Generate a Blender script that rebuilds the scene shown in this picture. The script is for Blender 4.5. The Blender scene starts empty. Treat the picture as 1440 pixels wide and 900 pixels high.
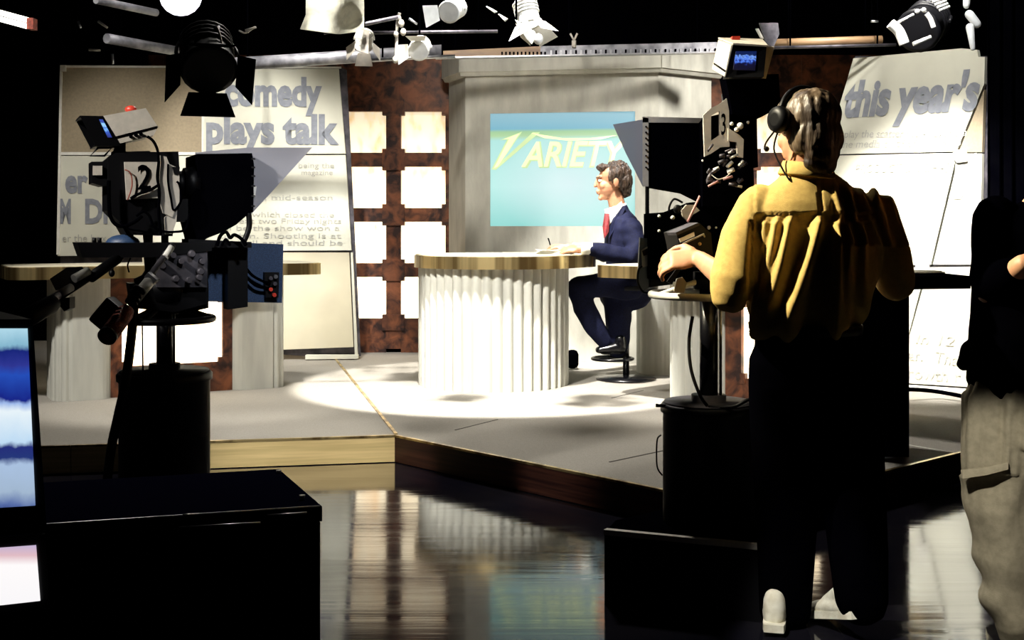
import bpy, bmesh, math, random
from mathutils import Vector, Matrix, noise
random.seed(7)
SC = bpy.context.scene
COL = SC.collection
V = Vector
F = 1700.0; CZ = 1.27; HY = 320.0; ST = 0.26; FZ = 0.13     # focal length in px, camera height, horizon row, stage height

# ------------------------------------------------------------------ camera
cd = bpy.data.cameras.new('camera'); cam = bpy.data.objects.new('camera', cd); COL.objects.link(cam)
cam.location = (0, 0, CZ); cam.rotation_euler = (math.pi/2, 0, 0)
cd.sensor_width = 36; cd.lens = F*36/1440; cd.shift_y = -(450-HY)/1440; cd.clip_end = 100
SC.camera = cam
# ------------------------------------------------------------------ world, lights, exposure
w = bpy.data.worlds.new('world'); SC.world = w; w.use_nodes = True
w.node_tree.nodes['Background'].inputs[0].default_value = (0.0010, 0.0010, 0.0035, 1)
w.node_tree.nodes['Background'].inputs[1].default_value = 1
SC.view_settings.view_transform = 'Standard'; SC.view_settings.look = 'None'
SC.view_settings.exposure = 0.0; SC.view_settings.gamma = 1.0

KF = .8976                                           # factor that scales the floor-standing pieces about the camera
def low(p): return (p[0]*KF, p[1]*KF, p[2]*KF+FZ)  # scales a point about the camera position
def spot(name, loc, target, power, angle, blend=0.3, color=(1, .95, .86), size=.06):
    l = bpy.data.lights.new(name, 'SPOT'); l.energy = power; l.spot_size = math.radians(angle); l.spot_blend = blend
    l.color = color; l.shadow_soft_size = size
    o = bpy.data.objects.new(name, l); COL.objects.link(o); o.location = loc
    o.rotation_euler = (V(target)-V(loc)).to_track_quat('-Z', 'Y').to_euler()
    return o
WARM = (1, .955, .87); COOL = (.93, .96, 1)
G = 2.3
spot('key_desk', (-.35, 6.05, 4.7), (-.08, 7.70, .26), 1500*G, 32, .10, WARM)
spot('desk_front', (-1.1, 4.2, 3.7), (-.12, 7.5, .72), 620*G, 15, .4, WARM)
spot('key_presenter', (-.6, 5.4, 4.5), (.75, 8.0, 1.2), 120*G, 22, .4, WARM, .12)
spot('key_portal_foot', (.2, 6.6, 4.5), (.55, 8.9, .5), 1100*G, 20, .5, WARM, .1)
spot('key_portal', (1.1, 5.9, 4.5), (.5, 9.0, 1.5), 85*G, 34, .8, WARM, .35)
spot('portal_side', (2.6, 6.2, 4.3), (1.5, 9.0, 1.9), 700*G, 26, .5, WARM, .25)
spot('cornice_wash', (-.3, 6.4, 3.3), (.1, 9.1, 2.45), 110*G, 46, .8, WARM, .2)
spot('left_flat_wash', (-1.6, 5.6, 4.5), (-1.95, 9.1, 1.55), 620*G, 25, .7, WARM, .1)
spot('left_flat_side', (-2.6, 5.6, 4.5), (-2.9, 9.1, 1.4), 210*G, 25, .7, WARM, .1)
spot('left_flat_low', (-1.3, 6.6, 4.3), (-1.45, 9.1, .5), 330*G, 22, .5, WARM, .1)
spot('right_flat_key', (1.0, 4.9, 4.3), (2.55, 7.6, .90), 1700*G, 24, .45, WARM, .1)
spot('right_flat_top', (1.3, 5.0, 4.3), (2.6, 7.6, 2.0), 230*G, 34, .6, WARM, .1)
spot('stage_top', (-.2, 7.2, 4.8), (-.2, 5.9, .26), 330*G, 82, .8, WARM, .25)
spot('stage_front', (.5, 2.2, 3.3), (-.98, 5.8, .18), 620*G, 15, .8, WARM, .1)
spot('counter_left', (-2.6, 4.4, 4.3), (-1.9, 7.0, .75), 380*G, 30, .5, WARM, .1)
spot('counter_right', (-.6, 4.6, 4.5), (1.05, 6.7, .6), 420*G, 18, .5, WARM, .1)
spot('marble_wash', (-.8, 6.8, 4.3), (-1.0, 9.7, .5), 210*G, 34, .8, WARM, .1)
spot('operator_kicker', low((-1.9, 4.12, 3.7)), low((.93, 3.84, 1.30)), 2100*.81, 22, .5, (1, .90, .66), .03)
spot('crew_kicker', low((.1, 1.75, 2.2)), low((1.44, 3.6, .42)), 200*.81, 12, .4, (1, .93, .8), .03)
spot('camera_fill', low((-3.3, 1.9, 3.4)), low((-1.35, 4.4, 1.5)), 950*.81, 15, .6, WARM, .1)
spot('camera_fill', low((-.9, 2.3, 3.2)), low((.74, 4.2, 1.66)), 120*.81, 12, .6, WARM, .1)
spot('camera_fill', (.3, 1.9, 3.0), low((-.93, 4.6, 1.28)), 240, 14, .6, COOL, .1)
spot('camera_fill', (-1.5, 2.2, 3.2), (.43, 4.2, 1.46), 300, 10, .6, COOL, .05)
spot('shoe_fill', low((-.3, 2.2, 2.5)), low((.95, 3.70, .04)), 420*.81, 11, .4, WARM, .03)  # added spot to brighten the operator's shoes, has no fixture
spot('cloth_fill', (-1.9, 4.6, 3.0), (-.92, 6.2, 2.42), 420, 13, .4, WARM, .05)  # spot added only to whiten the cloth diffuser
spot('grid_fill', (1.2, 4.4, 3.6), (2.1, 6.1, 2.35), 380, 16, .4, COOL, .03)  # added spot that brightens the pale fittings at upper right
spot('grid_fill', (.9, 5.0, 3.6), (-.1, 6.6, 2.4), 300, 24, .4, COOL, .03)  # another added spot, for the pale fittings near top centre

# ------------------------------------------------------------------ materials
def mat(name, c1, c2=None, rough=.6, metal=0, scale=4, detail=4, bump=0, bscale=None, stretch=(1, 1, 1),
        lo=.35, hi=.65, emit=0, spec=.5, ecol=None, coat=0, alpha=1, rvar=0, dist=0):
    m = bpy.data.materials.new(name); m.use_nodes = True
    nt = m.node_tree; N = nt.nodes; L = nt.links; b = N['Principled BSDF']
    b.inputs['Roughness'].default_value = rough; b.inputs['Metallic'].default_value = metal
    b.inputs['Specular IOR Level'].default_value = spec; b.inputs['Coat Weight'].default_value = coat
    b.inputs['Alpha'].default_value = alpha
    tc = N.new('ShaderNodeTexCoord'); mp = N.new('ShaderNodeMapping'); mp.inputs['Scale'].default_value = stretch
    L.new(tc.outputs['Object'], mp.inputs[0])
    nz = N.new('ShaderNodeTexNoise'); nz.inputs['Scale'].default_value = scale; nz.inputs['Detail'].default_value = detail
    nz.inputs['Distortion'].default_value = dist
    L.new(mp.outputs[0], nz.inputs[0])
    cr = N.new('ShaderNodeValToRGB'); c2 = c2 or tuple(x*.8 for x in c1)
    cr.color_ramp.elements[0].position = lo; cr.color_ramp.elements[0].color = (*c2, 1)
    cr.color_ramp.elements[1].position = hi; cr.color_ramp.elements[1].color = (*c1, 1)
    L.new(nz.outputs[0], cr.inputs[0]); L.new(cr.outputs[0], b.inputs['Base Color'])
    if emit:
        if ecol: b.inputs['Emission Color'].default_value = (*ecol, 1)
        else: L.new(cr.outputs[0], b.inputs['Emission Color'])
        b.inputs['Emission Strength'].default_value = emit
    if rvar:
        mr = N.new('ShaderNodeMapRange'); mr.inputs[3].default_value = rough-rvar; mr.inputs[4].default_value = rough+rvar
        L.new(nz.outputs[0], mr.inputs[0]); L.new(mr.outputs[0], b.inputs['Roughness'])
    if bump:
        n2 = N.new('ShaderNodeTexNoise'); n2.inputs['Scale'].default_value = bscale or scale*4; n2.inputs['Detail'].default_value = 5
        L.new(mp.outputs[0], n2.inputs[0])
        bp = N.new('ShaderNodeBump'); bp.inputs['Strength'].default_value = bump; bp.inputs['Distance'].default_value = .02
        L.new(n2.outputs[0], bp.inputs['Height']); L.new(bp.outputs[0], b.inputs['Normal'])
    return m

BLK = mat('black_paint', (.0015, .0015, .0025), (.0008, .0008, .0014), .45, scale=8, spec=.22)
BLKM = mat('matte_black', (.0008, .0008, .0014), (.0004, .0004, .001), .9, scale=8, spec=.0)
BLKG = mat('gloss_black', (.004, .004, .006), (.002, .002, .003), .25)
CLOTHB = mat('black_cloth', (.0007, .0007, .0013), (.0003, .0003, .0007), .95, spec=.0)
STEEL = mat('steel', (.55, .55, .58), (.35, .35, .38), .35, 1, scale=20)
DSTEEL = mat('dark_steel', (.12, .11, .13), (.04, .04, .05), .5, .6, scale=14)
GREY = mat('camera_grey', (.50, .46, .40), (.40, .37, .33), .55, scale=40, lo=.3, hi=.7)
BEIGE = mat('beige_board', (.33, .27, .18), (.27, .22, .15), .8, scale=60, lo=.3, hi=.7)
CREAM = mat('paper_board', (.70, .70, .60), (.55, .55, .48), .8, scale=3, bump=.05, lo=.3, hi=.75)
CREAM2 = mat('blank_board', (.60, .56, .42), (.50, .46, .35), .8, scale=2)
INK = mat('grey_ink', (.26, .28, .33), (.20, .215, .26), .8, scale=30)
INK2 = mat('pale_ink', (.44, .44, .41), (.34, .35, .33), .8, scale=60)
PLAST = mat('plaster', (.45, .44, .39), (.30, .295, .26), .75, scale=9, detail=6, bump=.12, stretch=(1, 1, .35), lo=.3, hi=.7)
FLUTE = mat('flute_plaster', (.60, .60, .54), (.46, .46, .42), .7, scale=14, detail=6, bump=.08, stretch=(1, 1, .15), lo=.3, hi=.7)
GOLD = mat('brass_painted_sheen', (.70, .54, .26), (.20, .13, .05), .33, .92, scale=10, stretch=(1, 1, .02), detail=3, lo=.42, hi=.58)  # bright and dark streaks paint the brass's reflections into its colour
BRASSF_SHADE = mat('brass_fascia_shade', (.045, .016, .010), (.012, .004, .004), .35, scale=2, stretch=(1, 1, 30), spec=.3)  # dark colour stands in for shade on the right riser boards
BRASSF = mat('brass_fascia', (.70, .54, .26), (.52, .40, .18), .5, .6, scale=2, stretch=(1, 1, 30), bump=.02)
MARB = mat('rust_marble', (.26, .085, .034), (.022, .006, .005), .55, scale=11, detail=8, bump=.1, lo=.36, hi=.68, dist=.6)
CARPET = mat('grey_carpet', (.33, .31, .275), (.25, .235, .21), .95, scale=260, detail=3, bump=.25, lo=.35, hi=.65, spec=.1)
SEAM = mat('seam', (.05, .04, .035), rough=.9)
BLUEBOX = mat('blue_enamel', (.025, .06, .14), (.012, .03, .08), .5, scale=300, lo=.4, hi=.6)
REDG = mat('red_grip', (.40, .07, .035), (.16, .025, .015), .7, scale=60, bump=.3)
REDT = mat('tally_red', (.6, .05, .03), (.5, .04, .02), .4, scale=60)
WHITE = mat('white_paint', (.8, .79, .74), (.7, .69, .64), .5, scale=20)
CLOTHW = mat('white_cloth', (.72, .70, .58), (.5, .5, .42), .9, scale=9, bump=.3)
MUST = mat('mustard_cloth', (.60, .42, .14), (.50, .34, .11), .9, scale=70, bump=.12, bscale=400, lo=.3, hi=.7, spec=.1)
KHAKI = mat('khaki_cloth', (.50, .45, .33), (.40, .36, .26), .9, scale=50, bump=.12, bscale=300, spec=.1)
NAVY = mat('navy_suit', (.006, .008, .032), (.003, .004, .016), .8, scale=120, bump=.1, spec=.15)
SKIN = mat('skin', (.62, .32, .18), (.52, .25, .14), .5, scale=18)
TAN = mat('tanned_skin', (.40, .19, .105), (.32, .14, .075), .55, scale=18)
HAIR = mat('brown_hair', (.05, .026, .014), (.008, .004, .003), .5, scale=60, detail=6, stretch=(1, 1, .3), bump=.8, bscale=90)
HAIRG = mat('greying_hair', (.15, .105, .065), (.03, .018, .012), .45, scale=30, detail=5, stretch=(1, 1, .15), bump=.35, bscale=70, lo=.38, hi=.62)
CANVAS = mat('white_canvas', (.80, .78, .66), (.62, .58, .45), .85, scale=25, bump=.1)
PAPER = mat('paper', (.8, .79, .72), rough=.8)
TIE = mat('red_tie', (.20, .01, .015), (.08, .004, .006), .6, scale=60)
WOODR = mat('brown_rail', (.30, .19, .10), (.16, .09, .05), .5, scale=4, stretch=(1, 8, 8), rvar=.1)
RAILG = mat('galvanised_rail', (.30, .30, .33), (.12, .12, .14), .5, .5, scale=12)
LED = mat('lit_orange', (1, .4, .12), rough=.4, emit=2.5, ecol=(1, .25, .06))
YEL = mat('lit_yellow', (1, .9, .4), rough=.4, emit=1.6, ecol=(1, .85, .3))
GLOW = mat('hot_lamp', (1, 1, 1), rough=.4, emit=2.2, ecol=(.85, .85, 1))
GLOWW = mat('hot_lamp_warm', (1, 1, 1), rough=.4, emit=3.0, ecol=(1, .97, .85))

def floor_mat():
    m = mat('studio_floor', (.010, .009, .012), (.004, .004, .008), .16, scale=1.5, detail=5, bump=0, coat=.0, spec=.38)
    nt = m.node_tree; N = nt.nodes; L = nt.links; b = N['Principled BSDF']
    tc = N.new('ShaderNodeTexCoord'); mp = N.new('ShaderNodeMapping'); mp.inputs['Scale'].default_value = (1.2, 22, 1)
    L.new(tc.outputs['Object'], mp.inputs[0])
    n = N.new('ShaderNodeTexNoise'); n.inputs['Scale'].default_value = 1.0; n.inputs['Detail'].default_value = 6
    L.new(mp.outputs[0], n.inputs[0])
    bp = N.new('ShaderNodeBump'); bp.inputs['Strength'].default_value = .12; bp.inputs['Distance'].default_value = .004
    L.new(n.outputs[0], bp.inputs['Height']); L.new(bp.outputs[0], b.inputs['Normal'])
    mr = N.new('ShaderNodeMapRange'); mr.inputs[1].default_value = .3; mr.inputs[2].default_value = .7
    mr.inputs[3].default_value = .05; mr.inputs[4].default_value = .12
    L.new(n.outputs[0], mr.inputs[0]); L.new(mr.outputs[0], b.inputs['Roughness'])
    b.inputs['IOR'].default_value = 1.5
    return m
FLOORM = floor_mat()

def ramp_emit(name, axis, stops, strength=1, noise_amt=0, nscale=8, glossy=True):
    """self-lit picture: colour bands along an object-space axis, broken up by noise"""
    m = bpy.data.materials.new(name); m.use_nodes = True; nt = m.node_tree; N = nt.nodes; L = nt.links
    b = N['Principled BSDF']; b.inputs['Base Color'].default_value = (.02, .02, .02, 1); b.inputs['Roughness'].default_value = .5
    tc = N.new('ShaderNodeTexCoord'); sp = N.new('ShaderNodeSeparateXYZ'); L.new(tc.outputs['Generated'], sp.inputs[0])
    src = sp.outputs[axis]
    if noise_amt:
        nz = N.new('ShaderNodeTexNoise'); nz.inputs['Scale'].default_value = nscale; nz.inputs['Detail'].default_value = 4
        L.new(tc.outputs['Generated'], nz.inputs[0])
        ma = N.new('ShaderNodeMath'); ma.operation = 'MULTIPLY_ADD'; ma.inputs[1].default_value = noise_amt
        L.new(nz.outputs[0], ma.inputs[0]); 
        sb = N.new('ShaderNodeMath'); sb.operation = 'SUBTRACT'; sb.inputs[1].default_value = noise_amt*.5
        L.new(src, sb.inputs[0]); L.new(sb.outputs[0], ma.inputs[2]); src = ma.outputs[0]
    cr = N.new('ShaderNodeValToRGB'); L.new(src, cr.inputs[0]); e = cr.color_ramp.elements
    while len(e) < len(stops): e.new(.5)
    for k, (p, c) in enumerate(stops): e[k].position = p; e[k].color = (*c, 1)
    L.new(cr.outputs[0], b.inputs['Emission Color']); b.inputs['Emission Strength'].default_value = strength
    return m

def lightbox_mat():
    """back-lit marbled sheet: brighter near the lamps at its foot"""
    m = bpy.data.materials.new('backlit_sheet'); m.use_nodes = True; nt = m.node_tree; N = nt.nodes; L = nt.links
    b = N['Principled BSDF']; b.inputs['Base Color'].default_value = (.7, .6, .45, 1)
    tc = N.new('ShaderNodeTexCoord'); mp = N.new('ShaderNodeMapping'); mp.inputs['Scale'].default_value = (1, 1, .45)
    L.new(tc.outputs['Object'], mp.inputs[0])
    nz = N.new('ShaderNodeTexNoise'); nz.inputs['Scale'].default_value = 12; nz.inputs['Detail'].default_value = 7
    L.new(mp.outputs[0], nz.inputs[0])
    cr = N.new('ShaderNodeValToRGB'); cr.color_ramp.elements[0].position = .3; cr.color_ramp.elements[0].color = (.80, .48, .22, 1)
    cr.color_ramp.elements[1].position = .52; cr.color_ramp.elements[1].color = (1, .86, .60, 1)
    L.new(nz.outputs[0], cr.inputs[0])
    sp = N.new('ShaderNodeSeparateXYZ'); L.new(tc.outputs['Object'], sp.inputs[0])
    mr = N.new('ShaderNodeMapRange'); mr.inputs[1].default_value = 2.2; mr.inputs[2].default_value = .6
    mr.inputs[3].default_value = .85; mr.inputs[4].default_value = 4.5
    L.new(sp.outputs[2], mr.inputs[0])
    L.new(cr.outputs[0], b.inputs['Emission Color']); L.new(mr.outputs[0], b.inputs['Emission Strength'])
    return m
LIGHTBOX = lightbox_mat()

def glass_grey():
    m = bpy.data.materials.new('grey_glass'); m.use_nodes = True; nt = m.node_tree; N = nt.nodes; L = nt.links
    b = N['Principled BSDF']; b.inputs['Base Color'].default_value = (.33, .33, .38, 1); b.inputs['Roughness'].default_value = .3
    b.inputs['Alpha'].default_value = .84
    return m
GLASS = glass_grey()

# ------------------------------------------------------------------ geometry helpers
def P(px, py, Y): return V(((px-720)/F*Y, Y, CZ-(py-HY)/F*Y))
def onplane(px, py, A, B):
    """point seen at a pixel on the vertical plane through the ground points A and B"""
    d = V(((px-720)/F, 1)); n = V((B[1]-A[1], A[0]-B[0]))
    t = (A[0]*n.x+A[1]*n.y)/(d.x*n.x+d.y*n.y)
    return P(px, py, t)
def frame(d, up=V((0, 0, 1))):
    d = d.normalized()
    if abs(d.dot(up)) > .98: up = V((0, 1, 0))
    a = d.cross(up).normalized(); return a, a.cross(d).normalized()

class MB:
    def __init__(s): s.v = []; s.f = []; s.sm = []
    def add(s, vs, fs, smooth=False):
        o = len(s.v); s.v += [V(p) for p in vs]; s.f += [[i+o for i in f] for f in fs]; s.sm += [smooth]*len(fs); return s
    def box(s, c, sz, rot=None, bev=0):
        c = V(c); h = V(sz)*.5
        if bev:
            bm = bmesh.new(); bmesh.ops.create_cube(bm, size=1)
            for q in bm.verts: q.co = V((q.co.x*sz[0], q.co.y*sz[1], q.co.z*sz[2]))
            bmesh.ops.bevel(bm, geom=list(bm.edges), offset=bev, segments=2, affect='EDGES', profile=.5)
            bm.verts.index_update(); vs = [q.co.copy() for q in bm.verts]; fs = [[q.index for q in f.verts] for f in bm.faces]; bm.free()
        else:
            vs = [V((x*h.x, y*h.y, z*h.z)) for x in (-1, 1) for y in (-1, 1) for z in (-1, 1)]
            fs = [(0, 1, 3, 2), (4, 6, 7, 5), (0, 4, 5, 1), (2, 3, 7, 6), (0, 2, 6, 4), (1, 5, 7, 3)]
        if rot is not None: vs = [rot @ q for q in vs]
        return s.add([c+q for q in vs], fs)
    def slab(s, pts, vec):
        n = len(pts); vec = V(vec); pts = [V(p) for p in pts]
        fs = [list(range(n))[::-1], list(range(n, 2*n))]+[(i, (i+1) % n, (i+1) % n+n, i+n) for i in range(n)]
        return s.add(pts+[p+vec for p in pts], fs)
    def rings(s, rs, cap=True, smooth=True, closed=False):
        n = len(rs[0]); vs = [p for r in rs for p in r]; fs = []
        for k in range(len(rs)-1+(1 if closed else 0)):
            a = k*n; b = ((k+1) % len(rs))*n
            fs += [(a+i, a+(i+1) % n, b+(i+1) % n, b+i) for i in range(n)]
        o = len(s.v); s.add(vs, fs, smooth)
        if cap and not closed: 
            s.f += [[o+i for i in range(n)][::-1], [o+len(vs)-n+i for i in range(n)]]; s.sm += [False, False]
        return s
    def tube(s, pts, r, seg=8, closed=False):
        pts = [V(p) for p in pts]; n = len(pts); rs = []; a = None
        for i, p in enumerate(pts):
            if closed: d = pts[(i+1) % n]-pts[i-1]
            else: d = pts[min(i+1, n-1)]-pts[max(i-1, 0)]
            d.normalize()
            if a is None: a, b = frame(d)
            else: a = (a-d*a.dot(d)).normalized()
            b = a.cross(d)
            rr = r[i] if isinstance(r, (list, tuple)) else r
            rs.append([p+(a*math.cos(t)+b*math.sin(t))*rr for t in [2*math.pi*k/seg for k in range(seg)]])
        return s.rings(rs, closed=closed)
    def cyl(s, p0, p1, r0, r1=None, seg=24): return s.tube([p0, p1], [r0, r0 if r1 is None else r1], seg)
    def lathe(s, prof, c=(0, 0, 0), seg=40):
        c = V(c); return s.rings([[c+V((r*math.cos(t), r*math.sin(t), z)) for t in [2*math.pi*k/seg for k in range(seg)]] for r, z in prof])
    def ell(s, c, r, rot=None, seg=18):
        c = V(c); rs = []
        m = seg//2
        for j in range(m+1):
            ph = -math.pi/2+math.pi*j/m; cc = max(math.cos(ph), .02)
            ring = [V((r[0]*cc*math.cos(t), r[1]*cc*math.sin(t), r[2]*math.sin(ph))) for t in [2*math.pi*k/seg for k in range(seg)]]
            rs.append([c+(rot @ q if rot is not None else q) for q in ring])
        return s.rings(rs)
    def limb(s, pts, rad, seg=26, hint=None):
        """closed round-ended tapering limb; radii are numbers or (side, depth) pairs"""
        pts = [V(p) for p in pts]; rad = [(r, r) if not isinstance(r, tuple) else r for r in rad]
        d0 = (pts[0]-pts[1]).normalized(); d1 = (pts[-1]-pts[-2]).normalized()
        m0 = min(rad[0]); m1 = min(rad[-1])
        P2 = [pts[0]+d0*m0*.9, pts[0]+d0*m0*.6]+pts+[pts[-1]+d1*m1*.6, pts[-1]+d1*m1*.9]
        R2 = [tuple(x*.35 for x in rad[0]), tuple(x*.78 for x in rad[0])]+rad+[tuple(x*.78 for x in rad[-1]), tuple(x*.35 for x in rad[-1])]
        rs = []
        a = V(hint) if hint else frame(P2[1]-P2[0])[0]
        n = len(P2)
        for i, p in enumerate(P2):
            d = (P2[min(i+1, n-1)]-P2[max(i-1, 0)]).normalized(); a = (a-d*a.dot(d)).normalized(); b = a.cross(d)
            rs.append([p+a*math.cos(t)*R2[i][0]+b*math.sin(t)*R2[i][1] for t in [2*math.pi*k/seg for k in range(seg)]])
        return s.rings(rs)
    def mesh(s, name):
        me = bpy.data.meshes.new(name); me.from_pydata([tuple(p) for p in s.v], [], s.f)
        me.polygons.foreach_set('use_smooth', s.sm); me.update()
        bm = bmesh.new(); bm.from_mesh(me); bmesh.ops.recalc_face_normals(bm, faces=bm.faces); bm.to_mesh(me); bm.free()
        return me
def link(name, me, m, parent=None, label=None, local=False):
    o = bpy.data.objects.new(name, me); COL.objects.link(o)
    if m is not None and not me.materials: me.materials.append(m)
    if parent is not None:
        o.parent = parent
        if not local: o.matrix_parent_inverse = world_inv(parent)
    if label: o['label'] = label
    return o
def basis(o): return Matrix.LocRotScale(o.location, o.rotation_euler, o.scale)
def world(o): return basis(o) if o.parent is None else world(o.parent) @ o.matrix_parent_inverse @ basis(o)
def world_inv(o): return world(o).inverted()
def part(name, mb, m, parent=None, label=None, local=False):
    return link(name, mb.mesh(name), m, parent, label, local)
def thing(name, label, cat, loc=(0, 0, 0), group=None, rot=(0, 0, 0)):
    o = bpy.data.objects.new(name, None); COL.objects.link(o); o.location = loc; o.rotation_euler = rot
    o.empty_display_size = .1; o['label'] = label; o['category'] = cat
    if group: o['group'] = group
    return o
def tag(o, label, cat, group=None):
    o['label'] = label; o['category'] = cat
    if group: o['group'] = group
    return o
def struct(name, mb, m, parent=None):
    o = part(name, mb, m, parent)
    if parent is None: o['kind'] = 'structure'
    return o
def text(name, body, m, parent, O, X, U, width, em, shear=0, bold=.0, depth=.0015, label=None, push=None):
    """lettering with its lower-left corner at O, running along X, rising along U"""
    c = bpy.data.curves.new(name, 'FONT'); c.body = body; c.size = 1; c.offset = bold; c.shear = shear; c.extrude = 0
    c.resolution_u = 3; c.fill_mode = 'FRONT'
    t = bpy.data.objects.new('tmp', c); COL.objects.link(t)
    dg = bpy.context.evaluated_depsgraph_get(); me = bpy.data.meshes.new_from_object(t.evaluated_get(dg))
    bpy.data.objects.remove(t); bpy.data.curves.remove(c)
    xs = [v.co.x for v in me.vertices]; x0 = min(xs); k = width/(max(xs)-x0)
    O = V(O); X = V(X).normalized(); U = V(U).normalized(); n = X.cross(U).normalized()*depth
    if n.y > 0: n = -n
    for v in me.vertices: v.co = O+X*(v.co.x-x0)*k+U*v.co.y*em+n
    me.name = name; o = link(name, me, m, parent, label)
    if name == 'clipping_print': o['kind'] = 'stuff'
    return o
def remesh(mb, name, voxel, smooth=2, fn=None):
    """fuse the overlapping closed shapes of mb into one continuous surface"""
    me = mb.mesh(name); t = bpy.data.objects.new('tmp', me); COL.objects.link(t)
    md = t.modifiers.new('r', 'REMESH'); md.mode = 'VOXEL'; md.voxel_size = voxel; md.use_smooth_shade = True
    if smooth: s = t.modifiers.new('s', 'SMOOTH'); s.iterations = smooth; s.factor = .5
    dg = bpy.context.evaluated_depsgraph_get(); dg.update(); out = bpy.data.meshes.new_from_object(t.evaluated_get(dg))
    bpy.data.objects.remove(t); bpy.data.meshes.remove(me)
    if fn:
        ns = [v.normal.copy() for v in out.vertices]
        for v, nn in zip(out.vertices, ns):
            d = fn(v.co, nn)
            if d: v.co = v.co+nn*d
        out.update()
    out.polygons.foreach_set('use_smooth', [True]*len(out.polygons)); out.name = name
    return out
def arc(c, r, a0, a1, n=16, z=None):
    return [V((c[0]+r*math.cos(math.radians(a0+(a1-a0)*i/n)), c[1]+r*math.sin(math.radians(a0+(a1-a0)*i/n)), c[2])) for i in range(n+1)]
def curve3(pts, n=8):
    """Catmull-Rom through points, for cables"""
    pts = [V(p) for p in pts]; q = [pts[0]]+pts+[pts[-1]]; out = []
    for i in range(1, len(q)-2):
        for k in range(n):
            t = k/n; a, b, c, d = q[i-1], q[i], q[i+1], q[i+2]
            out.append(.5*((2*b)+(c-a)*t+(2*a-5*b+4*c-d)*t*t+(-a+3*b-3*c+d)*t**3))
    out.append(pts[-1]); return out
# ================================================================== THE SETTING
struct('floor', MB().box((0, 4, FZ-.05), (16, 18, .1)), FLOORM)
struct('ceiling', MB().box((0, 4, 5.05), (16, 18, .1)), BLKM)
struct('wall_back', MB().box((0, 11.05, 2.5), (16, .1, 5)), BLKM)
struct('wall_left', MB().box((-7.05, 4, 2.5), (.1, 14, 5)), BLKM)
struct('wall_right', MB().box((7.05, 4, 2.5), (.1, 14, 5)), BLKM)
struct('wall_front', MB().box((0, -3.05, 2.5), (14, .1, 5)), BLKM)
# stage: kinked front edge, carpet on top, brass boards along the riser, shaded runs painted dark
CL = V((-.564, 5.88)); CR = V((.84, 4.39)); EL = V((-5.0, 5.05)); ER = V((5.0, 8.1))
out = [EL, CL, CR, ER, V((5.0, 10.8)), V((-5.0, 10.8))]
stage = struct('stage', MB().slab([(p.x, p.y, FZ) for p in out], (0, 0, ST-.012-FZ)), BLKM)
part('carpet', MB().slab([(p.x, p.y, ST-.012) for p in out], (0, 0, .012)), CARPET, stage)
def fasc(a, b, z0, z1, t, m, name, n=1):
    d = (b-a); nrm = V((d.y, -d.x)).normalized()
    if nrm.y > 0: nrm = -nrm
    for i in range(n):
        p = a+d*(i/n)+d.normalized()*.002; q = a+d*((i+1)/n)-d.normalized()*.002
        part(name, MB().slab([(p.x, p.y, z0), (q.x, q.y, z0), (q.x+nrm.x*t, q.y+nrm.y*t, z0), (p.x+nrm.x*t, p.y+nrm.y*t, z0)], (0, 0, z1-z0)), m, stage)
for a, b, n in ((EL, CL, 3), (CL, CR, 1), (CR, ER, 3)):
    fm = BRASSF if a is EL else BRASSF_SHADE
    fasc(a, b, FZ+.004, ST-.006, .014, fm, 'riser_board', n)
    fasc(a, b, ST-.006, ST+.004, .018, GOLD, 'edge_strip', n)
def strip(pts, w, m, name, h=.003):
    pts = [P(x, y, (CZ-ST)*F/(y-HY)) for x, y in pts]
    for a, b in zip(pts, pts[1:]):
        d = (b-a).normalized(); s = V((-d.y, d.x, 0))*w*.5
        part(name, MB().slab([a-s, b-s, b+s, a+s], (0, 0, h)), m, stage)
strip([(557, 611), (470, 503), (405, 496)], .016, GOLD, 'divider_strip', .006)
strip([(857, 650), (1060, 607)], .008, SEAM, 'carpet_seam', .002)
strip([(640, 605), (700, 590)], .006, SEAM, 'carpet_seam', .002)
strip([(1243, 620), (1342, 637)], .012, PAPER, 'carpet_seam', .002)
strip([(860, 560), (905, 549)], .006, SEAM, 'carpet_seam', .002)

# marbled lattice wall with back-lit windows
WY = 9.8; k = WY/F
wall = thing('lattice_wall', 'rust marbled lattice wall with glowing cream windows behind the desk and portal', 'set wall', (0, WY, ST))
colx = [(481+83.2*i) for i in range(-3, 10)]; rowy = [157, 234.5, 312, 389.5]; ww = 62.4; wh = 58
for x in colx:
    for y in rowy:
        a = P(x, y, WY); b = P(x+ww, y+wh, WY)
        part('light_panel', MB().box(((a.x+b.x)/2, WY+.045, (a.z+b.z)/2), (abs(b.x-a.x)+.05, .01, abs(a.z-b.z)+.05)), LIGHTBOX, wall)
xl = (colx[0]-21-720)*k; xr = (colx[-1]+ww+21-720)*k
zt = P(0, 78, WY).z
for i, x in enumerate(colx+[colx[-1]+83.2]):
    part('post', MB().box(((x-10.4-720)*k, WY+.0, (ST+.03+zt)/2), (20.6*k, .07, zt-ST-.03)), MARB, wall)
for j, y in enumerate([157]+rowy[1:]+[467]):
    za = P(0, y, WY).z; zb = P(0, y-19.5, WY).z
    if j == 0: zb = zt
    if j == 4: za = P(0, 497, WY).z; zb = P(0, 447.5, WY).z
    for i, x in enumerate(colx):
        part('rail', MB().box(((x+ww/2-720)*k, WY+.002, (za+zb)/2), (ww*k, .06, zb-za)), MARB, wall)
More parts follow.
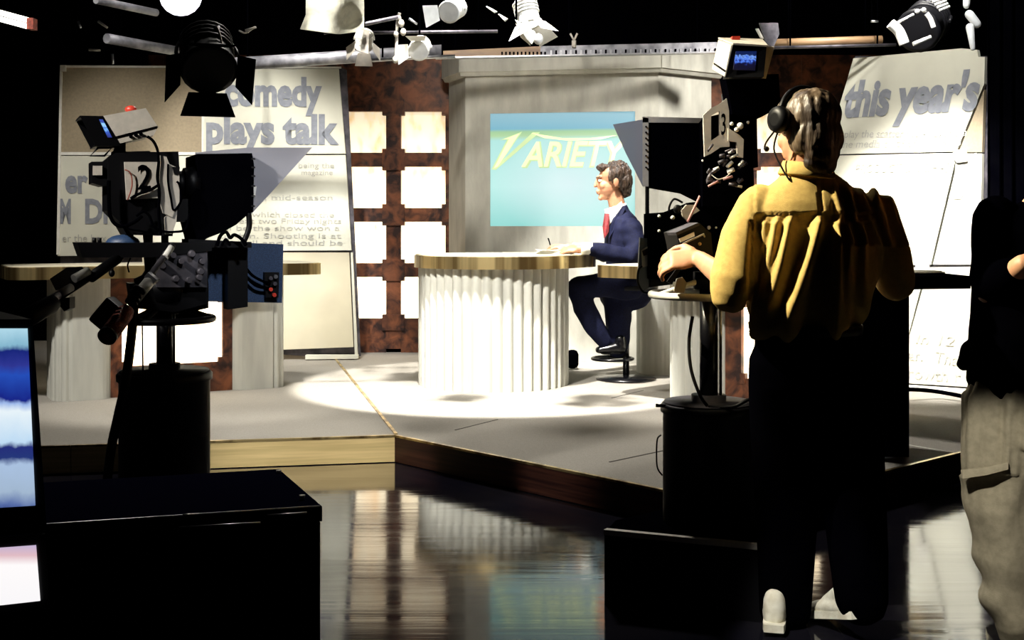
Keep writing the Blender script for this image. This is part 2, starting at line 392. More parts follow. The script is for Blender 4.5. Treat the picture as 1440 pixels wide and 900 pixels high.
for i, x in enumerate(colx+[colx[-1]+83.2]):
    for j, y in enumerate([157]+rowy[1:]+[467]):
        c = P(x-10.4, y-9.8, WY)
        if j == 0: c = P(x-10.4, 151.5, WY)
        if j == 4: c = P(x-10.4, 453, WY)
        part('crossing_block', MB().box((c.x, WY-.006, c.z), (31*k, .085, (30 if 0 < j < 4 else 22)*k)), MARB, wall)
part('plinth', MB().box((0, WY+.02, ST+.015), (xr-xl, .03, .03)), BLKM, wall)

# ------------------------------------------------------------------ plaster portal with the projection screen
portal = thing('video_portal', 'tall weathered plaster portal framing a turquoise lettered screen', 'set piece', (.1, 9.3, ST))
pA, pB, pC, pD = V((-.50, 9.58)), V((-.355, 9.20)), V((1.085, 8.95)), V((1.53, 9.28))
fd = (pC-pB).normalized(); fn_ = V((fd.y, -fd.x)); Zt = 2.58
def on_f(px, py, off=0):
    q = onplane(px, py, pB, pC); return V((q.x+fn_.x*off, q.y+fn_.y*off, q.z))
s0 = onplane(689, 159, pB, pC); s1 = onplane(893, 157, pB, pC); s2 = onplane(893, 318, pB, pC); s3 = onplane(689, 318, pB, pC)
back = V((-fn_.x, -fn_.y, 0))
def facepoly(pts, m, name, par, t=.05):
    return part(name, MB().slab(pts, back*t), m, par)
ztop = (s0.z+s1.z)/2; zbot = (s2.z+s3.z)/2
b3 = lambda p, z: V((p.x, p.y, z))
facepoly([b3(pB, ST), b3(s3, ST), b3(s3, Zt-.1), b3(pB, Zt-.1)], PLAST, 'side_panel', portal)
facepoly([b3(s2, ST), b3(pC, ST), b3(pC, Zt-.1), b3(s2, Zt-.1)], PLAST, 'side_panel', portal)
facepoly([b3(s3, ST), b3(s2, ST), b3(s2, zbot), b3(s3, zbot)], PLAST, 'apron_panel', portal)
facepoly([b3(s3, ztop), b3(s2, ztop), b3(s2, Zt-.1), b3(s3, Zt-.1)], PLAST, 'header_panel', portal)
part('return_panel', MB().slab([b3(pA, ST), b3(pB, ST), b3(pB, Zt-.1), b3(pA, Zt-.1)], (.06, .02, 0)), PLAST, portal)
part('return_panel', MB().slab([b3(pC, ST), b3(pD, ST), b3(pD, Zt-.1), b3(pC, Zt-.1)], (-.05, .04, 0)), PLAST, portal)
# corner reveals and cornice in three mitred lengths
cz0 = P(0, 108, 9.2).z
def cornice(a, b, n, e0, e1):
    d = (b-a).normalized(); a2 = a-d*e0; b2 = b+d*e1; mb = MB(); pr = [(0, 0), (.035, 0), (.05, .025), (.06, .03), (.06, .17), (.05, .185), (0, .185)]
    mb.slab([(a2.x+n.x*x, a2.y+n.y*x, cz0+z) for x, z in pr], (b2.x-a2.x, b2.y-a2.y, 0)); part('cornice', mb, PLAST, portal)
cornice(pB, pC, fn_, .03, .02)
dd = (pA-pB).normalized(); cornice(pA, pB, V((-abs(dd.y), -abs(dd.x)*1)).normalized(), .0, .02)
dd = (pD-pC).normalized(); cornice(pC, pD, V((dd.y, -dd.x)), .02, .07)
part('cap_board', MB().slab([b3(pA, cz0+.186), b3(pB, cz0+.186), b3(pC, cz0+.186), b3(pD, cz0+.186), V((1.4, 9.6, cz0+.186)), V((-.4, 9.6, cz0+.186))], (0, 0, .012)), PLAST, portal)

def screen_mat():
    m = bpy.data.materials.new('projected_picture'); m.use_nodes = True; nt = m.node_tree; N = nt.nodes; L = nt.links
    b = N['Principled BSDF']; b.inputs['Base Color'].default_value = (.05, .06, .06, 1)
    tc = N.new('ShaderNodeTexCoord'); sp = N.new('ShaderNodeSeparateXYZ'); L.new(tc.outputs['Generated'], sp.inputs[0])
    cr = N.new('ShaderNodeValToRGB'); L.new(sp.outputs[2], cr.inputs[0]); e = cr.color_ramp.elements
    st = [(0, (.28, .70, .66)), (.35, (.50, .86, .82)), (.76, (.42, .78, .74)), (.80, (.42, .66, .34)), (.835, (.34, .60, .30)), (.86, (.16, .44, .58)), (1, (.26, .50, .60))]
    while len(e) < len(st): e.new(.5)
    for i, (p, c) in enumerate(st): e[i].position = p; e[i].color = (*c, 1)
    mp = N.new('ShaderNodeMapping'); mp.inputs['Location'].default_value = (-.55, 0, -.38); mp.vector_type = 'POINT'
    L.new(tc.outputs['Generated'], mp.inputs[0]); sc = N.new('ShaderNodeVectorMath'); sc.operation = 'MULTIPLY'; sc.inputs[1].default_value = (1.4, 0, 1.6)
    L.new(mp.outputs[0], sc.inputs[0]); ln = N.new('ShaderNodeVectorMath'); ln.operation = 'LENGTH'; L.new(sc.outputs[0], ln.inputs[0])
    mr = N.new('ShaderNodeMapRange'); mr.inputs[1].default_value = 0; mr.inputs[2].default_value = .75; mr.inputs[3].default_value = .75; mr.inputs[4].default_value = 0
    L.new(ln.outputs['Value'], mr.inputs[0]); mx = N.new('ShaderNodeMixRGB'); mx.inputs[2].default_value = (.74, .88, .92, 1)
    L.new(mr.outputs[0], mx.inputs[0]); L.new(cr.outputs[0], mx.inputs[1])
    L.new(mx.outputs[0], b.inputs['Emission Color']); b.inputs['Emission Strength'].default_value = .95
    return m
o = .015
scr = part('screen', MB().slab([b3(s3, zbot)+back*o, b3(s2, zbot)+back*o, b3(s2, ztop)+back*o, b3(s3, ztop)+back*o], back*.02), screen_mat(), portal)
LGOLD = mat('screen_gold', (.8, .85, .4), rough=.8, emit=.8, ecol=(.70, .80, .50)); LOLV = mat('screen_olive', (.5, .6, .3), rough=.8, emit=.62, ecol=(.46, .62, .38))
Xf = V((fd.x, fd.y, 0)); U = V((0, 0, 1))
for mm, dx, bl, dp in ((LOLV, .004, .035, .012), (LGOLD, 0, .012, .014)):
    O = on_f(733, 234)+V((dx, 0, -dx))
    text('screen_lettering', 'ARIETY', mm, scr, O+back*o, Xf, U, on_f(884, 234).x-O.x, .265, .28, bl, dp)
# the tall V and its sweeping bar
def flat(pts, m, name, par, off):
    q = [on_f(x, y)+back*(o-off) for x, y in pts]; return part(name, MB().slab(q, back*.004), m, par)
flat([(703, 197), (734, 185), (706, 226), (749, 186), (759, 186), (697, 239), (691, 238), (713, 196)], LOLV, 'screen_lettering', scr, .012)
flat([(708, 196), (730, 188), (703, 230), (700, 234), (695, 236), (716, 195)], LGOLD, 'screen_lettering', scr, .016)
flat([(747, 187), (790, 194), (830, 194), (868, 190), (845, 196), (800, 198), (765, 194)], LGOLD, 'screen_lettering', scr, .014)

# ------------------------------------------------------------------ fluted outline helper
def fluted(outline, pitch, depth, z0, z1, mb, smooth_front=None):
    pts = [V(p) for p in outline]; n = len(pts); seg = []
    for i in range(n):
        a = pts[i]; b = pts[(i+1) % n]; m = max(1, int((b-a).length/(pitch/8)+.5)); seg += [a+(b-a)*j/m for j in range(m)]
    L = 0; res = []; c = sum(pts, V((0, 0)))/n
    for i, p in enumerate(seg):
        q = seg[(i+1) % len(seg)]; t = (q-seg[i-1]).normalized(); nr = V((t.y, -t.x))
        if nr.dot(p-c) < 0: nr = -nr
        d = depth*abs(math.sin(math.pi*L/pitch)) if (smooth_front is None or smooth_front(p)) else depth
        res.append(p+nr*(d-depth)); L += (q-p).length
    mb.rings([[V((p.x, p.y, z0)) for p in res], [V((p.x, p.y, z1)) for p in res]], smooth=False)
    return mb
# main desk
desk = thing('anchor_desk', 'round fluted plaster desk with a wide brass rim and cream top', 'desk', (-.12, 7.85, ST))
nf = 44; R = .488; prof = [V((-.12+R*math.cos(2*math.pi*i/176), 7.86+R*math.sin(2*math.pi*i/176))) for i in range(176)]
part('fluted_drum', fluted(prof, 2*math.pi*R/nf, .026, ST, 1.02, MB()), FLUTE, desk)
def roundtop(c, r, ext, z0, z1, grow=0):
    # disc that runs on into a short straight wing at the presenter's end
    pts = []
    for i in range(49):
        a = math.radians(35+290*i/48); pts.append(V((c[0]+(r+grow)*math.cos(a), c[1]+(r+grow)*math.sin(a))))
    return pts
tp = roundtop((-.09, 7.86), .545, 0, 0, 0)
tip = [V((.50+.05*math.cos(math.radians(a)), 7.95+.16*math.sin(math.radians(a)))) for a in range(-80, 81, 20)]
poly = tp+tip
rim = MB(); rim.rings([[V((p.x, p.y, z)) for p in poly] for z in (1.015, 1.092)], smooth=False)
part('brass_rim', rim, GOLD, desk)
c0 = V((0, 7.88)); ins = [c0+(p-c0)*.985 for p in poly]
part('desk_top', MB().rings([[V((p.x, p.y, z)) for p in ins] for z in (1.09, 1.098)], smooth=False), CREAM2, desk)

# side counters: top with brass edge, two fluted piers, marbled front with a light window
def counter(name, label, A, B, ext, depthv, ztop, p1, p2, lb, endr=.12):
    A = V(A); B = V(B); d = (B-A).normalized(); n = V((-d.y, d.x))
    if n.y < 0: n = -n
    t = thing(name, label, 'counter', (A.x, A.y, ST))
    pts = []
    for c, a0, a1 in ((A+d*endr+n*endr, 0, 1), ):
        pass
    def pt(u, v_): q = A+d*u+n*v_; return V((q.x, q.y))
    L = (B-A).length; e = endr; ring = []
    for cu, cv, s in ((L-e, e, -90), (L-e, depthv-e, 0), (e, depthv-e, 90), (e, e, 180)):
        for i in range(7):
            a = math.radians(s+90*i/6); ring.append(pt(cu+e*math.cos(a), cv+e*math.sin(a)))
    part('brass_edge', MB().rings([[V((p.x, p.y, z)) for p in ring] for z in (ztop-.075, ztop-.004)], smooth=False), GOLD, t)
    c = sum(ring, V((0, 0)))/len(ring); r2 = [c+(p-c)*.985 for p in ring]
    part('counter_top', MB().rings([[V((p.x, p.y, z)) for p in r2] for z in (ztop-.006, ztop)], smooth=False), CREAM2, t)
    for (u0, u1, side) in (p1, p2):
        e2 = .09; rr = []; v0 = .15; v1 = depthv-.1
        for cu, cv, s in ((u1-e2, v0+e2, -90), (u1-e2, v1-e2, 0), (u0+e2, v1-e2, 90), (u0+e2, v0+e2, 180)):
            for i in range(7):
                a = math.radians(s+90*i/6); rr.append(pt(cu+e2*math.cos(a), cv+e2*math.sin(a)))
        def flt(p, side=side, u0=u0, u1=u1):
            u = (p-A).dot(d); 
            return True if side == 0 else ((u < u0+.10) if side < 0 else (u > u1-.10))
        part('fluted_pier', fluted(rr, .055, .014, ST, ztop-.076, MB(), flt), FLUTE, t)
    u0, u1, z0, z1 = lb
    va = .19
    def wp(u, z, v_): q = pt(u, v_); return V((q.x, q.y, z))
    part('light_panel', MB().slab([wp(u0-.03, z0-.03, va+.03), wp(u1+.03, z0-.03, va+.03), wp(u1+.03, z1+.03, va+.03), wp(u0-.03, z1+.03, va+.03)], (n.x*.01, n.y*.01, 0)), LIGHTBOX, t)
    a0 = p1[1]-.02; a1 = p2[0]+.02; bk = (n.x*.025, n.y*.025, 0)
    for (x0, x1, y0, y1) in ((a0, u0, ST, ztop-.08), (u1, a1, ST, ztop-.08), (u0, u1, ST, z0), (u0, u1, z1, ztop-.08)):
        part('marble_frame', MB().slab([wp(x0, y0, va), wp(x1, y0, va), wp(x1, y1, va), wp(x0, y1, va)], bk), MARB, t)
    g = .028
    for x, s in ((u0, 1), (u1, -1)):
        for z, s2 in ((z0, 1), (z1, -1)):
            part('corner_block', MB().slab([wp(x-.03*s, z-.03*s2, va-.004), wp(x+g*s, z-.03*s2, va-.004), wp(x+g*s, z+g*s2, va-.004), wp(x-.03*s, z+g*s2, va-.004)], bk), MARB, t)
    return t
cl = counter('news_counter', 'brass edged counter on fluted piers at far left behind the numbered camera', (-2.80, 6.72), (-1.17, 7.62), 0, .62, 1.05,
        (.26, .60, -1), (1.30, 1.66, 1), (.65, 1.255, .44, .835))
cr_ = counter('news_counter', 'brass edged counter on fluted piers right of the presenter, partly behind the operator', (.46, 7.20), (1.86, 5.78), 0, .55, 1.05,
        (.44, .86, 0), (1.52, 1.80, 0), (.95, 1.44, .44, .86))
tag(part('curved_plinth', fluted([V((1.07+.2*math.cos(math.radians(a)), 8.45+.2*math.sin(math.radians(a)))) for a in range(0, 360, 8)], .07, .004, ST, .80, MB()), FLUTE),
    'plain rounded plaster plinth behind the presenter stool', 'plinth')

# ------------------------------------------------------------------ newspaper flats
def boards(name, label, plane, loc): 
    return thing(name, label, 'set flat', loc)
LA = V((-3.44, 9.05)); LB = V((-1.1, 9.25))
lf = thing('newspaper_flat', 'tall grey flat with giant clipping headlines left of the lattice wall', 'set flat', (-2.3, 9.2, ST))
def lp(x, y, off=0): q = onplane(x, y, LA, LB); return q-V((0, off, 0))
def lboard(pts, m, name='clipping_board', t=.03, off=0): return part(name, MB().slab([lp(x, y, off) for x, y in pts], (0, t, 0)), m, lf)
lboard([(88, 94), (284, 96), (284, 214), (86, 214)], BEIGE, 'blank_board')
lboard([(287, 96), (476, 97), (486, 216), (287, 217)], CREAM)
lboard([(85, 219), (284, 218), (284, 358), (81, 360)], CREAM)
lboard([(287, 219), (486, 218), (494, 352), (287, 353)], CREAM)
lboard([(287, 355), (491, 355), (497, 488), (284, 496)], CREAM2, 'blank_board')
lboard([(200, 361), (284, 361), (284, 470), (200, 470)], CREAM2, 'blank_board')
lboard([(493, 355), (496, 355), (503, 500), (499, 500)], CREAM, 'edge_strip')
lboard([(84, 91), (480, 94), (486, 97), (506, 502), (430, 502), (80, 475)], DSTEEL, 'backing_board', .02, -.05)
lboard([(85, 92), (480, 94), (480, 96.5), (85, 95)], WHITE, 'white_trim', .012, .01)
lboard([(85, 92), (88, 92), (84, 358), (80, 358)], WHITE, 'white_trim', .012, .01)
lboard([(284, 96), (287, 96), (287, 216), (284, 216)], WHITE, 'white_trim', .012, .01)
lboard([(84, 214), (284, 214), (284, 218), (84, 218)], WHITE, 'white_trim', .012, .01)
lboard([(86, 92), (94, 92), (94, 101), (86, 101)], WHITE, 'corner_clip', .012, .02)
lboard([(430, 499), (504, 499), (504, 504), (430, 505)], CREAM, 'foot_rail', .05, .02)
LX = V((LB.x-LA.x, LB.y-LA.y, 0))
def ltext(s, x0, x1, base, em_px, m=INK, bold=.03, shear=0):
    O = lp(x0, base, .004); E = lp(x1, base, .004)
    text('headline_lettering' if em_px > 30 else 'clipping_print', s, m, lf, O, LX, V((0, 0, 1)), (E-O).length, em_px*9.15/F, shear, bold)
ltext('comedy', 316, 453, 147, 55, bold=.045); ltext('plays talk', 290, 477, 200, 56, bold=.045)
ltext('er', 92, 124, 270, 46, bold=.04); ltext('M', 85, 100, 313, 46, bold=.04); ltext('Di', 120, 152, 313, 46, bold=.04)
ltext('er the box', 88, 150, 340, 15, INK2, 0)
for s, x0, x1, b_ in (('being the', 420, 470, 236), ('magazine', 424, 468, 246), ('r, mid-season', 365, 468, 281), ('reason, which closed the', 300, 470, 305),
                      ('the next two Friday nights', 300, 480, 314), ('will be the show won a', 300, 478, 324), ('up-bin. Shooting is at', 310, 480, 335), ('well and should be', 330, 482, 345)):
    ltext(s, x0, x1, b_, 10.5, INK2, .0)

RA = V((2.10, 8.15)); RB = V((2.86, 7.30))
rf = thing('newspaper_flat', 'slanting cream flat with italic clipping text at right behind the operator', 'set flat', (2.5, 7.7, ST))
rn = V((RB.y-RA.y, RA.x-RB.x, 0)).normalized()
if rn.y > 0: rn = -rn
def rp(x, y, off=0): return onplane(x, y, RA, RB)+rn*off
def rboard(pts, m, name='clipping_board', t=.03, off=0): return part(name, MB().slab([rp(x, y, off) for x, y in pts], -rn*t), m, rf)
rboard([(1200, 82), (1352, 68), (1374, 70), (1376, 80), (1385, 80), (1384, 118), (1345, 213), (1171, 217), (1180, 150), (1192, 110)], CREAM)
rboard([(1384, 126), (1381, 214), (1348, 214)], BEIGE, 'blank_board')
rboard([(1171, 219), (1346, 215), (1309, 372), (1171, 374)], CREAM)
rboard([(1349, 216), (1381, 216), (1378, 372), (1312, 372)], CREAM)
rboard([(1171, 377), (1302, 376), (1278, 470), (1276, 543), (1171, 540)], CREAM)
rboard([(1306, 376), (1378, 375), (1376, 545), (1277, 539), (1279, 472)], CREAM)
rboard([(1170, 545), (1276, 541), (1376, 548), (1376, 556), (1170, 556)], WHITE, 'foot_rail', .03, .02)
rboard([(1198, 78), (1387, 78), (1380, 552), (1168, 552), (1168, 200)], DSTEEL, 'backing_board', .02, -.04)
for x, y in ((1352, 219), (1299, 377)):
    rboard([(x-9, y-8), (x+8, y-9), (x+10, y+8), (x-4, y+10), (x-10, y+3)], WHITE, 'joint_plate', .015, .02)
rboard([(1344, 228), (1374, 214), (1368, 246), (1352, 280), (1341, 280)], INK2, 'grey_stripe', .004, .004)
def rtext(s, x0, x1, y0, y1, em_px, m=INK, bold=.03, shear=.25, name='clipping_print'):
    O = rp(x0, y0, .004); E = rp(x1, y1, .004)
    text(name, s, m, rf, O, E-O, V((0, 0, 1)), (E-O).length, em_px*O.y/F, shear, bold)
rtext("this year's", 1188, 1379, 163, 152, 67, INK, .045, .3, 'headline_lettering')
rtext('d play the scatter mar-', 1178, 1302, 194, 192, 15, INK2, .0, .25); rtext('ages tha', 1314, 1360, 192, 191, 15, INK2, .0, .25)
rtext('the media chief of a', 1182, 1298, 208, 206, 15, INK2, .0, .25); rtext('the mo', 1314, 1352, 206, 205, 15, INK2, .0, .25)
rtext('PRODUCTION CHAR', 1203, 1338, 243, 241, 17, INK2, -.004, .25)
rtext('again', 1272, 1302, 364, 363, 12, INK2, 0, .25)
rtext('In 12 ,', 1288, 1356, 482, 488, 20, INK2, .01, .2); rtext('ar.', 1279, 1298, 506, 507, 22, INK2, .012, .0); rtext('Tha', 1316, 1348, 510, 514, 24, INK2, .0, .2)
rtext('growth r', 1266, 1352, 531, 538, 24, INK2, .004, .1)
# grey flat beyond the right end and the black drape in front of it
gf = thing('grey_flat', 'plain grey flat in shade beyond the slanting clipping flat at far right', 'set flat', (3.4, 8.2, ST))
part('panel', MB().slab([P(1412, 40, 8.2), P(1475, 45, 8.2), P(1475, 520, 8.2), P(1412, 520, 8.2)], (0, .04, 0)), BEIGE, gf)
part('top_batten', MB().slab([P(1410, 36, 8.18), P(1475, 40, 8.18), P(1475, 50, 8.18), P(1410, 46, 8.18)], (0, .05, 0)), DSTEEL, gf)
dr = MB(); n = 40
for i in range(n):
    pass
ring = [V((2.86+(.42*i/n), 7.26+.035*math.sin(i*.9), 0)) for i in range(n+1)]
dr.rings([[q+V((0, 0, ST))for q in ring]+[q+V((0, .012, ST)) for q in ring[::-1]], [q+V((0, 0, 2.75)) for q in ring]+[q+V((0, .012, 2.75)) for q in ring[::-1]]], smooth=False)
tag(part('black_drape', dr, BLKM), 'black drape hanging beside the right end of the slanting clipping flat', 'drape')
tag(part('cable', MB().tube(curve3([P(1270, 548, 7.0), P(1290, 548, 7.05), P(1320, 551, 7.1), P(1352, 557, 7.0)]), .012), BLKM), 'thick black cable lying before the foot of the slanting clipping flat', 'cable')
# black stand-in for the right counter's end, its shade put into the colour
st = thing('shaded_counter_end', 'black stand-in for the shaded counter end before the slanting flat, right of operator', 'table', (1.75, 5.3, ST))
part('dark_end_top', MB().slab([P(1150, 391, 5.25), P(1365, 388, 5.25), P(1365, 406, 5.25), P(1150, 409, 5.25)], (0, .35, 0)), BLKM, st)
part('dark_end_pier', MB().slab([(1.50, 5.32, ST), (1.748, 5.32, ST), (1.748, 5.32, 1.0), (1.50, 5.32, 1.0)], (0, .3, 0)), BLKM, st)
tag(part('small_bag', MB().box(P(805, 505, 8.6)+V((0, 0, .0)), (.085, .1, .13), bev=.03), BLKM), 'small dark bag on stage floor at the right foot of the round desk', 'bag')
# ================================================================== STUDIO CAMERAS
def pedestal(root, c, r, z0, z1, colr, zc, ringr, ringz, spoke, ringm):
    x, y = c
    part('pedestal_drum', MB().lathe([(r*.98, z0), (r*.98, z1-.035), (r*1.03, z1-.03), (r*1.03, z1-.008), (r*.99, z1)], (x, y, 0), 48), BLK, root)
    part('drum_lid', MB().lathe([(r*.96, z1), (r*.96, z1+.006), (colr*1.9, z1+.008), (colr*1.9, z1+.03), (colr*1.2, z1+.03)], (x, y, 0), 48), DSTEEL if ringm is WHITE else BLK, root)
    part('column', MB().cyl((x, y, z1), (x, y, zc), colr), BLKG, root)
    part('guide_rod', MB().cyl((x+colr+.008, y-.01, z1), (x+colr+.008, y-.01, zc), .005), STEEL, root)
    part('steering_ring', MB().tube([V((x+ringr*math.cos(t), y+ringr*math.sin(t), ringz)) for t in [2*math.pi*i/40 for i in range(40)]], .013, 10, True), ringm, root)
    for i in range(3):
        a = math.radians(spoke+120*i)
        part('ring_spoke', MB().cyl((x+colr*math.cos(a), y+colr*math.sin(a), ringz+.05), (x+ringr*math.cos(a), y+ringr*math.sin(a), ringz), .010, .010, 8), ringm, root)
    part('ring_hub', MB().cyl((x, y, ringz+.02), (x, y, ringz+.08), colr*1.7), BLK, root)
# ---- camera at left, seen in profile
C1 = V((-1.293, 4.5)); a1 = math.radians(24); D1 = V((math.cos(a1), math.sin(a1))); N1 = V((-math.sin(a1), math.cos(a1), 0))
def q1(x, y, off=0): return onplane(x, y, C1, C1+D1)+N1*off
def s1_(pts, off, t, m, name, par, label=None): return part(name, MB().slab([q1(x, y, off) for x, y in pts], N1*t), m, par, label)
k1 = thing('studio_camera', 'studio camera at left with a large number two on its side and a blue box', 'camera', (C1.x, C1.y, 0))
pedestal(k1, C1, .168, 0.02, .735, .030, 1.0, .175, .930, 20, BLK)
part('skirt', MB().rings([[V((C1.x+.36*math.cos(math.radians(a)), C1.y+.36*math.sin(math.radians(a)), z)) for a in (0, 25, 95, 120, 145, 215, 240, 265, 335)] for z in (0.0, .16)], smooth=False), BLK, k1)
part('pan_head', MB().lathe([(.05, .98), (.10, 1.0), (.11, 1.08), (.07, 1.10), (.075, 1.16), (.12, 1.18), (.12, 1.2)], (C1.x, C1.y, 0), 24), BLK, k1)
tray = s1_([(105, 341), (290, 341), (290, 352), (208, 361), (112, 361), (108, 350)], -.12, .24, BLK, 'control_tray', k1)
for x in (131, 138): part('knob', MB().cyl(q1(x, 341, -.05), q1(x, 334, -.05), .008, .008, 10), BLK, tray)
s1_([(210, 343), (287, 343), (287, 425), (240, 437), (190, 430), (196, 400), (210, 378)], -.09, .18, BLK, 'tilt_cradle', k1)
con = s1_([(214, 348), (284, 348), (284, 402), (214, 402)], -.115, .02, DSTEEL, 'connector_panel', k1)
for i, (x, y) in enumerate(((222, 372), (236, 358), (247, 366), (262, 356), (272, 388), (258, 392), (240, 390), (226, 356), (276, 366), (274, 380))):
    part('connector', MB().cyl(q1(x, y, -.115), q1(x, y, -.145), .012 if i % 3 else .016, .010, 10), DSTEEL, con)
bb = s1_([(292, 340), (407, 344), (405, 428), (292, 426)], .10, .16, BLUEBOX, 'power_box', k1)
s1_([(378, 384), (399, 384), (398, 420), (380, 420)], .075, .03, BLK, 'socket_plate', bb)
for x, y, m in ((386, 392, DSTEEL), (392, 400, DSTEEL), (386, 408, REDT), (391, 416, REDT), (393, 390, STEEL)):
    part('socket', MB().cyl(q1(x, y, .075), q1(x, y, .06), .008, .008, 10), m, bb)
s1_([(322, 345), (350, 345), (350, 432), (322, 436)], .02, .08, BLK, 'rear_post', k1)
s1_([(180, 398), (290, 398), (290, 432), (255, 440), (185, 432)], -.05, .12, BLK, 'pan_block', k1)
body = s1_([(150, 224), (160, 216), (248, 214), (252, 280), (246, 285), (240, 332), (176, 330), (166, 312), (150, 296), (150, 260)], -.05, .22, BLK, 'camera_body', k1)
s1_([(172, 229), (218, 229), (218, 279), (175, 281)], -.07, .022, GREY, 'side_panel', body, 'light grey panel with a large black number two')
pl = [o for o in body.children if o.name.startswith('side_panel')][0]
nO = q1(190, 267, -.071); text('number', '2', BLKM, pl, nO, V((D1.x, D1.y, 0)), V((0, 0, 1)), .047, .128, 0, .012, .004)
s1_([(222, 220), (230, 222), (234, 232), (248, 238), (248, 284), (240, 300), (238, 306), (226, 300), (220, 281)], -.075, .03, GREY, 'front_panel', body)
s1_([(238, 236), (248, 236), (248, 246), (240, 246)], -.08, .02, BLK, 'latch', body)
s1_([(228, 306), (240, 296), (246, 284), (244, 312), (238, 328), (229, 330)], -.07, .03, GREY, 'lower_bracket', body)
s1_([(128, 228), (160, 228), (160, 260), (142, 262), (128, 258)], -.04, .14, BLK, 'control_unit', body)
s1_([(129, 234), (142, 234), (142, 247), (129, 247)], -.05, .012, GREY, 'button_plate', body)
s1_([(166, 280), (262, 280), (262, 312), (200, 312), (170, 306)], -.04, .12, BLK, 'base_rail', body)
s1_([(176, 318), (186, 318), (188, 345), (174, 345)], -.02, .04, BLK, 'wedge_post', k1)
s1_([(200, 300), (214, 300), (214, 345), (204, 345)], -.02, .06, BLK, 'wedge_post', k1)
s1_([(228, 308), (236, 308), (236, 345), (229, 345)], -.02, .06, BLK, 'wedge_post', k1)
s1_([(160, 302), (262, 292), (262, 310), (190, 314)], -.03, .10, BLK, 'wedge_plate', k1)
s1_([(160, 212), (170, 210), (176, 214), (208, 213), (212, 216), (222, 218), (222, 228), (160, 228)], -.04, .14, BLK, 'carry_handle', body)
s1_([(165, 200), (176, 200), (176, 216), (160, 216)], -.02, .08, BLK, 'finder_post', k1)
vf = s1_([(142, 165), (202, 154), (219, 180), (213, 192), (166, 203)], -.06, .20, GREY, 'viewfinder', k1)
s1_([(158, 194), (217, 179), (217, 180.5), (158.5, 195.5)], -.064, .01, BLKM, 'seam_line', vf)
for x, y in ((181, 193.5), (188, 191.5), (195, 190)): part('knob', MB().cyl(q1(x, y, -.06), q1(x, y, -.072), .0065, .006, 12), BLKM, vf)
part('tally_lamp', MB().ell(q1(184, 154, .0), (.022, .018, .015)), REDT, vf)
hood = MB(); a, b, c, d = q1(143, 165, -.06), q1(167, 204, -.06), q1(131, 205, -.075), q1(110, 165, -.075)
for (p_, r_, t_) in (((a, d), 0, .2), ((c, b), 0, .2)):
    hood.slab([p_[0], p_[1], p_[1]+V((0, 0, -.006)), p_[0]+V((0, 0, -.006))], N1*.2)
hood.slab([a, b, c, d], N1*.006); 
part('finder_hood', MB().slab([a+N1*.19, b+N1*.19, c+N1*.19, d+N1*.19], N1*.006), BLK, vf)
part('finder_hood', hood, BLK, vf)
TVB = ramp_emit('finder_picture', 2, [(0, (.01, .02, .2)), (.3, (.02, .08, .5)), (.42, (.2, .5, 1)), (.55, (.05, .15, .6)), (.62, (.3, .6, 1)), (.75, (.3, .65, 1)), (.85, (.02, .06, .4))], 1.0, .35, 7)
part('finder_screen', MB().slab([q1(137, 170, -.064), q1(142, 170, -.064), q1(155, 195, -.064), q1(149, 195, -.064)], N1*-.003), TVB, vf)
part('eyecup_frame', MB().tube([q1(138, 208, .0), q1(157, 208, .0), q1(147, 219, .0), q1(127, 219, .0)], .0045, 6, True), BLK, vf)
part('lens', MB().cyl(q1(250, 258, .03), q1(262, 258, .03), .05, .045), BLK, k1)
part('lens', MB().cyl(q1(260, 258, .03), q1(280, 258, .03), .06, .065), BLK, k1)
hd = s1_([(276, 217), (352, 216), (355, 232), (354, 298), (347, 301), (330, 316), (312, 326), (292, 334), (276, 342), (268, 312), (262, 290), (270, 272), (276, 262)], -.03, .28, BLKM, 'prompter_hood', k1)
for y in (224, 236, 248, 262, 276, 290): part('hood_clip', MB().box(q1(354, y, -.03), (.012, .012, .006)), BLK, hd)
s1_([(276, 214), (350, 207), (441, 207), (355, 301), (352, 301), (352, 217), (276, 217)], .02, .005, GLASS, 'prompter_glass', k1)
s1_([(353, 263), (362, 262), (360, 277), (353, 277)], .013, .004, WHITE, 'glass_label', k1)
s1_([(262, 336), (350, 340), (350, 348), (262, 348)], -.05, .16, BLK, 'prompter_rail', k1)
part('hood_arm', MB().tube(curve3([q1(348, 300, -.02), q1(349, 318, -.02), q1(344, 334, -.02), q1(338, 345, -.02)]), .011), BLK, k1)
part('cradle_bracket', MB().slab([q1(240, 308, -.02), q1(262, 308, -.02), q1(262, 300, -.02), q1(240, 300, -.02)], N1*.1), BLK, k1)
def cable(par, pts, r=.005, m=BLKM, off=-.08, name='cable'):
    return part(name, MB().tube(curve3([q1(x, y, off) for x, y in pts]), r, 6), m, par)
cable(k1, [(203, 194), (211, 200), (217, 212), (219, 228), (217, 250), (220, 270), (219, 300), (222, 330)], .0055)
cable(k1, [(150, 255), (150, 280), (152, 304), (160, 316), (172, 318), (186, 312), (196, 304)], .007)
cable(k1, [(172, 240), (180, 245), (182, 262), (176, 282)], .0025, REDG)
cable(k1, [(180, 280), (190, 274), (205, 269), (219, 261)], .006)
cable(k1, [(232, 232), (232, 256), (236, 280), (240, 296), (250, 282), (248, 262), (244, 256)], .004)
cable(k1, [(188, 304), (198, 298), (206, 304), (212, 318), (224, 325), (240, 326), (256, 322), (262, 300)], .005)
cable(k1, [(165, 312), (178, 322), (196, 325), (214, 330)], .004)
cable(k1, [(300, 345), (304, 332), (312, 326), (318, 334), (324, 330), (334, 336), (340, 345)], .007)
cable(k1, [(306, 345), (312, 336), (318, 345)], .005)
